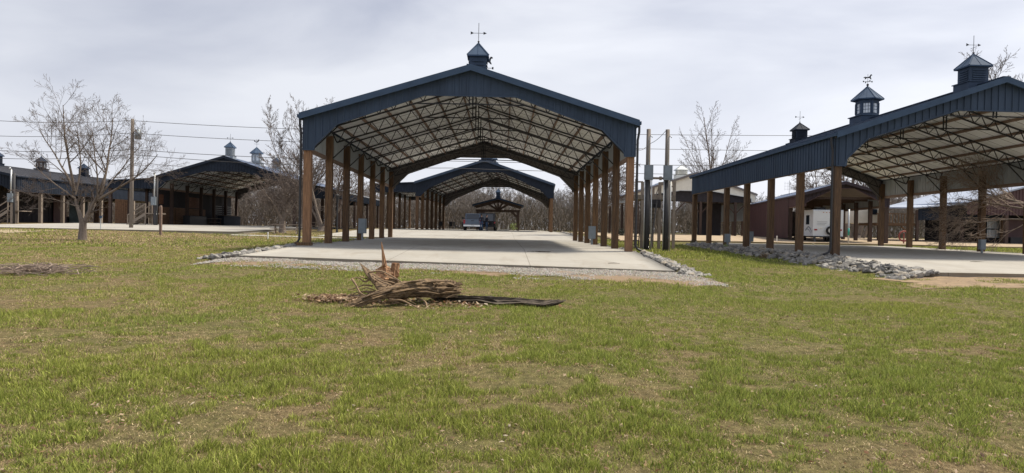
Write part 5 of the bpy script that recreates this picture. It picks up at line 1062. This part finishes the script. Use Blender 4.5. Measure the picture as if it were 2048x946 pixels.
for q in range(22):
    a_ = random.Random(q); x0_ = a_.uniform(680, 900); y0_ = a_.uniform(596, 616); vine('short dry twig scattered among the leaves round the fallen log', [(x0_,y0_,13.0),(x0_+a_.uniform(-20,25),y0_+a_.uniform(-8,6),13.0),(x0_+a_.uniform(-35,40),y0_+a_.uniform(-10,6),12.9)], .009)
for o in list(S.objects):
    if o.name.startswith('dead_branch') and o.get('label', '').startswith('short dry twig'): o['group'] = 'short twigs round the fallen log'
for q in range(16):
    a_ = random.Random(50+q); x0_, y0_ = a_.uniform(735, 800), a_.uniform(570, 598); an_ = a_.uniform(2.4, 4.6) if q % 3 else a_.uniform(-1, .6); le = a_.uniform(28, 70); ex, ey = x0_+math.cos(an_)*le, min(y0_+math.sin(an_)*le*.55, 610)
    vine('thin crooked root in the tangle round the splintered stump', [(x0_,y0_,13.7),((x0_*2+ex)/3+a_.uniform(-8,8),(y0_*2+ey)/3-a_.uniform(0,10),13.6),((x0_+ex*2)/3+a_.uniform(-8,8),(y0_+ey*2)/3-a_.uniform(0,8),13.5+a_.uniform(-.1,.3)),(ex,ey,13.5)], a_.uniform(.010,.022))
for o in list(S.objects):
    if o.name.startswith('dead_branch') and o.get('label', '').startswith('thin crooked'): o['group'] = 'roots in the stump tangle'
# brush pile at far left
bp = W(72, 545, 17.6); bz = Gf(bp.x, 17.6); n_ = MB(); rr = random.Random(17)
for k in range(260):
    a_ = rr.uniform(0, 6.28); c = Vector((rr.gauss(0,.5), rr.gauss(0,.35), rr.uniform(.03,.22))); d = Vector((math.cos(a_)*1.0, math.sin(a_)*.6, rr.uniform(-.12,.22)))*rr.uniform(.15,.5); n_.tube([c-d, c+Vector((rr.gauss(0,.03),rr.gauss(0,.03),rr.uniform(0,.06))), c+d], [.008,.012,.004], 4)
tag(n_.obj('brush_pile', M['pale_twig'], None, loc=(bp.x, 17.6, bz)), 'low heap of dead twigs on the lawn at far left', 'brush pile')
for px_, py_, Y, sc, lab in ((1083, 500, 28.5, .55, 'flat scatter of dark debris on the right half of the central slab'), (1228, 527, 24.5, .4, 'thin dark stick lying near the front right corner of the central slab'), (1955, 521, 28, .5, 'thin dark stick lying on the right slab')):
    c = W(px_, py_, Y); z = float(SA(c.x, Y)) if px_ < 1400 else float(SC(c.x, Y)); m_ = MB(); rr = random.Random(px_)
    for k in range(14 if px_ == 1083 else 3):
        q = Vector((rr.gauss(0,.16) if px_ == 1083 else 0, rr.gauss(0,.1) if px_ == 1083 else k*.01, .015)); d = Vector((rr.uniform(.1,sc*.5) if px_ == 1083 else sc*.5, rr.gauss(0,.03), 0)); m_.tube([q-d, q+Vector((0,.02,.01)), q+d], [.006,.012,.004], 4)
    tag(m_.obj('debris', M['charred'], None, loc=(c.x, Y, z+.002)), lab, 'debris')
# ------------------------------------------------------------------ leaves
def leaves(name, label, xs_, ys_, size, tones, lift=.02, zf=lawn_z):
    n = len(xs_); zz = zf(xs_, ys_)+lift*rng.random(n)+.012; a_ = rng.uniform(0, 6.28, n); s_ = size*rng.uniform(.6,1.4,n); ux = np.stack([np.cos(a_), np.sin(a_), rng.normal(0,.35,n)],-1)*s_[:,None]; uy = np.stack([-np.sin(a_), np.cos(a_), rng.normal(0,.35,n)],-1)*s_[:,None]*rng.uniform(.35,.7,n)[:,None]; c = np.stack([xs_,ys_,zz],-1); up = np.array([0,0,1.])*s_[:,None]*rng.uniform(.1,.5,n)[:,None]
    V_ = np.stack([c-ux, c-uy*.9+up*.2, c+ux, c+uy*.9+up*.2, c+up*.9],1); b0 = (np.arange(n)*5)[:,None]; tt = np.concatenate([b0+np.array([q]) for q in ([0,1,4],[1,2,4],[2,3,4],[3,0,4])])
    tn = np.array(tones)[rng.integers(0,len(tones),n)]*rng.uniform(.6,1.3,(n,1)); return tag(npmesh(name, V_.reshape(-1,3), [tt], M['leafm'], colors=np.repeat(tn.clip(0,.9),5,0)), label, 'leaves', None, 'stuff')
M['leafm'] = attr_mat('dry_leaf', .8, .25)
TL = [(.20,.125,.07),(.28,.19,.115),(.38,.29,.20),(.14,.085,.055),(.40,.34,.27),(.24,.13,.07)]
n = 12000; yy = 3.8+26*rng.random(n)**1.25; xx = (rng.random(n)*2-1)*(yy*.76)+yy*.0; k_ = vnoise(xx, yy, 1.5)+rng.random(n)*.5 > .62; leaves('leaf_litter', 'brown and pale dead leaves scattered over the lawn', xx[k_], yy[k_], .019, TL[:4]+TL[:4]+[(.12,.075,.045),(.16,.10,.06)]+TL)
c = W(690, 600, 13.7); n = 1500; xx = c.x+rng.normal(0,.30,n); yy = 13.6+rng.normal(0,.2,n); leaves('leaf_pile', 'drift of brown dead leaves on the grass left of the splintered stump', xx, yy, .045, TL[:4], .09)
c = W(870, 600, 13.7); n = 350; xx = c.x+rng.normal(0,.8,n); yy = 13.4+rng.normal(0,.35,n); leaves('leaf_litter', 'dead leaves caught round the fallen log and blackened plank', xx, yy, .04, TL, .05)
# ------------------------------------------------------------------ grass
M['grass'] = attr_mat('grass_blade', .65, .35)
def grass(n, y0, y1, h, wd, name, label, seg2, pw=1.0):
    y = y0+(y1-y0)*rng.random(n)**pw; x = (rng.random(n)*2-1)*(y*.755+3.6)
    # keep off slabs, gravel and rocks
    bad = ((x > -9.3) & (x < 6.4) & (y > 22.3)) | ((x > 13.2) & (x < 29.4) & (y > 22.8)) | ((x > -9.2) & (x < 6.1) & (rng.random(n) < ((y-np.interp(x, [-9,-3,0,5.4], [20.6,20.3,19.1,18.2]))/1.6+(vnoise(x, y, .6)-.5)*2.2+(vnoise(x, y, .2)-.5)*1.2))) | ((x > 12) & (y > 19.9) & (y < 23) & (vnoise(x, y, 1.1) > .42)) | ((x > -42) & (x < -19) & (y > 51.3)) | ((y > 56.5) & (x > 9.5))
    cl = vnoise(x, y, .16)*.45+vnoise(x, y, .5)*.3+vnoise(x, y, 1.7)*.38
    x, y, cl = x[~bad], y[~bad], cl[~bad]; n = len(x)
    gz = lawn_z(x, y); dry = vnoise(x+31, y, 2.1)*.17+vnoise(x, y+17, .75)*.24+vnoise(x, y, .19)*.40+vnoise(x, y, 6)*.19+np.interp(x, [-25,-8,0,10,20],[.16,.07,0,-.04,-.05])+np.interp(y,[4,10,20,30,45],[-.03,0,.05,.03,.02]); st = rng.random(n) < np.clip((dry-.475)*2.7, .22, .76)
    keepm = st | (cl > .38+.2*rng.random(n)); x, y, cl, gz, dry, st = [q_[keepm] for q_ in (x, y, cl, gz, dry, st)]; n = len(x)
    if y0 > 25: st = rng.random(n) < np.clip((dry-.42)*3, .05, .95)
    hh = h*rng.uniform(.45,1.25,n)*np.where(st,.75,1.)*(.6+.8*(cl-.4).clip(0,.5)/.3); a_ = rng.uniform(0,6.28,n); w_ = wd*rng.uniform(.6,1.3,n); tuft = vnoise(x, y, .13); hh = hh*np.where(st, 1, .40+1.1*tuft)
    lean = np.where(st, rng.uniform(.6,3.2,n), rng.uniform(.1,1.1,n)); la = rng.uniform(0,6.28,n); L_ = hh/np.sqrt(1+lean**2*.5); c = np.stack([x,y,gz-.004],-1); s_ = np.stack([np.cos(a_),np.sin(a_),0*a_],-1)*w_[:,None]/2; ld = np.stack([np.cos(la)*lean, np.sin(la)*lean, np.ones(n)],-1)
    G1 = np.array([.115,.175,.026]); G2 = np.array([.43,.48,.12]); D1 = np.array([.70,.57,.34]); D2 = np.array([.20,.13,.07]); u = rng.random((n,1)); gcol = G1*(1-u)+G2*u; dcol = D1*(1-u)+D2*u; patch = vnoise(x,y,3.3)[:,None]; gcol = gcol*(1-.0*patch)+np.array([.04,.02,0])*patch; col = np.where(st[:,None], dcol, gcol)*rng.uniform(.35,1.35,(n,1))
    if seg2:
        mid_ = c+ld*np.array([.35,.35,.6])*L_[:,None]; tip = c+ld*np.array([1,1,1.0])*L_[:,None]; V_ = np.stack([c-s_,c+s_,mid_+s_*.75,mid_-s_*.75,tip],1).reshape(-1,3); b0 = (np.arange(n)*5)[:,None]; return tag(npmesh(name, V_, [b0+np.array([[0,1,2,3]]), b0+np.array([[3,2,4]])], M['grass'], colors=np.repeat(col,5,0)), label, 'grass', None, 'stuff')
    tip = c+ld*L_[:,None]; V_ = np.stack([c-s_,c+s_,tip],1).reshape(-1,3); return tag(npmesh(name, V_, [np.arange(3*n).reshape(-1,3)], M['grass'], colors=np.repeat(col,3,0)), label, 'grass', None, 'stuff')
grass(900000, 3.0, 9.5, .052, .0056, 'grass', 'short green and straw coloured lawn grass nearest the viewer', True)
grass(780000, 9.0, 17.5, .047, .0085, 'grass', 'green and straw lawn grass round the fallen log', False)
grass(580000, 17, 31, .052, .016, 'grass', 'lawn grass between the fallen log and the concrete slabs', False, .9)
grass(260000, 30, 60, .085, .04, 'grass', 'farther lawn grass around and beyond the pavilions', False, .9)
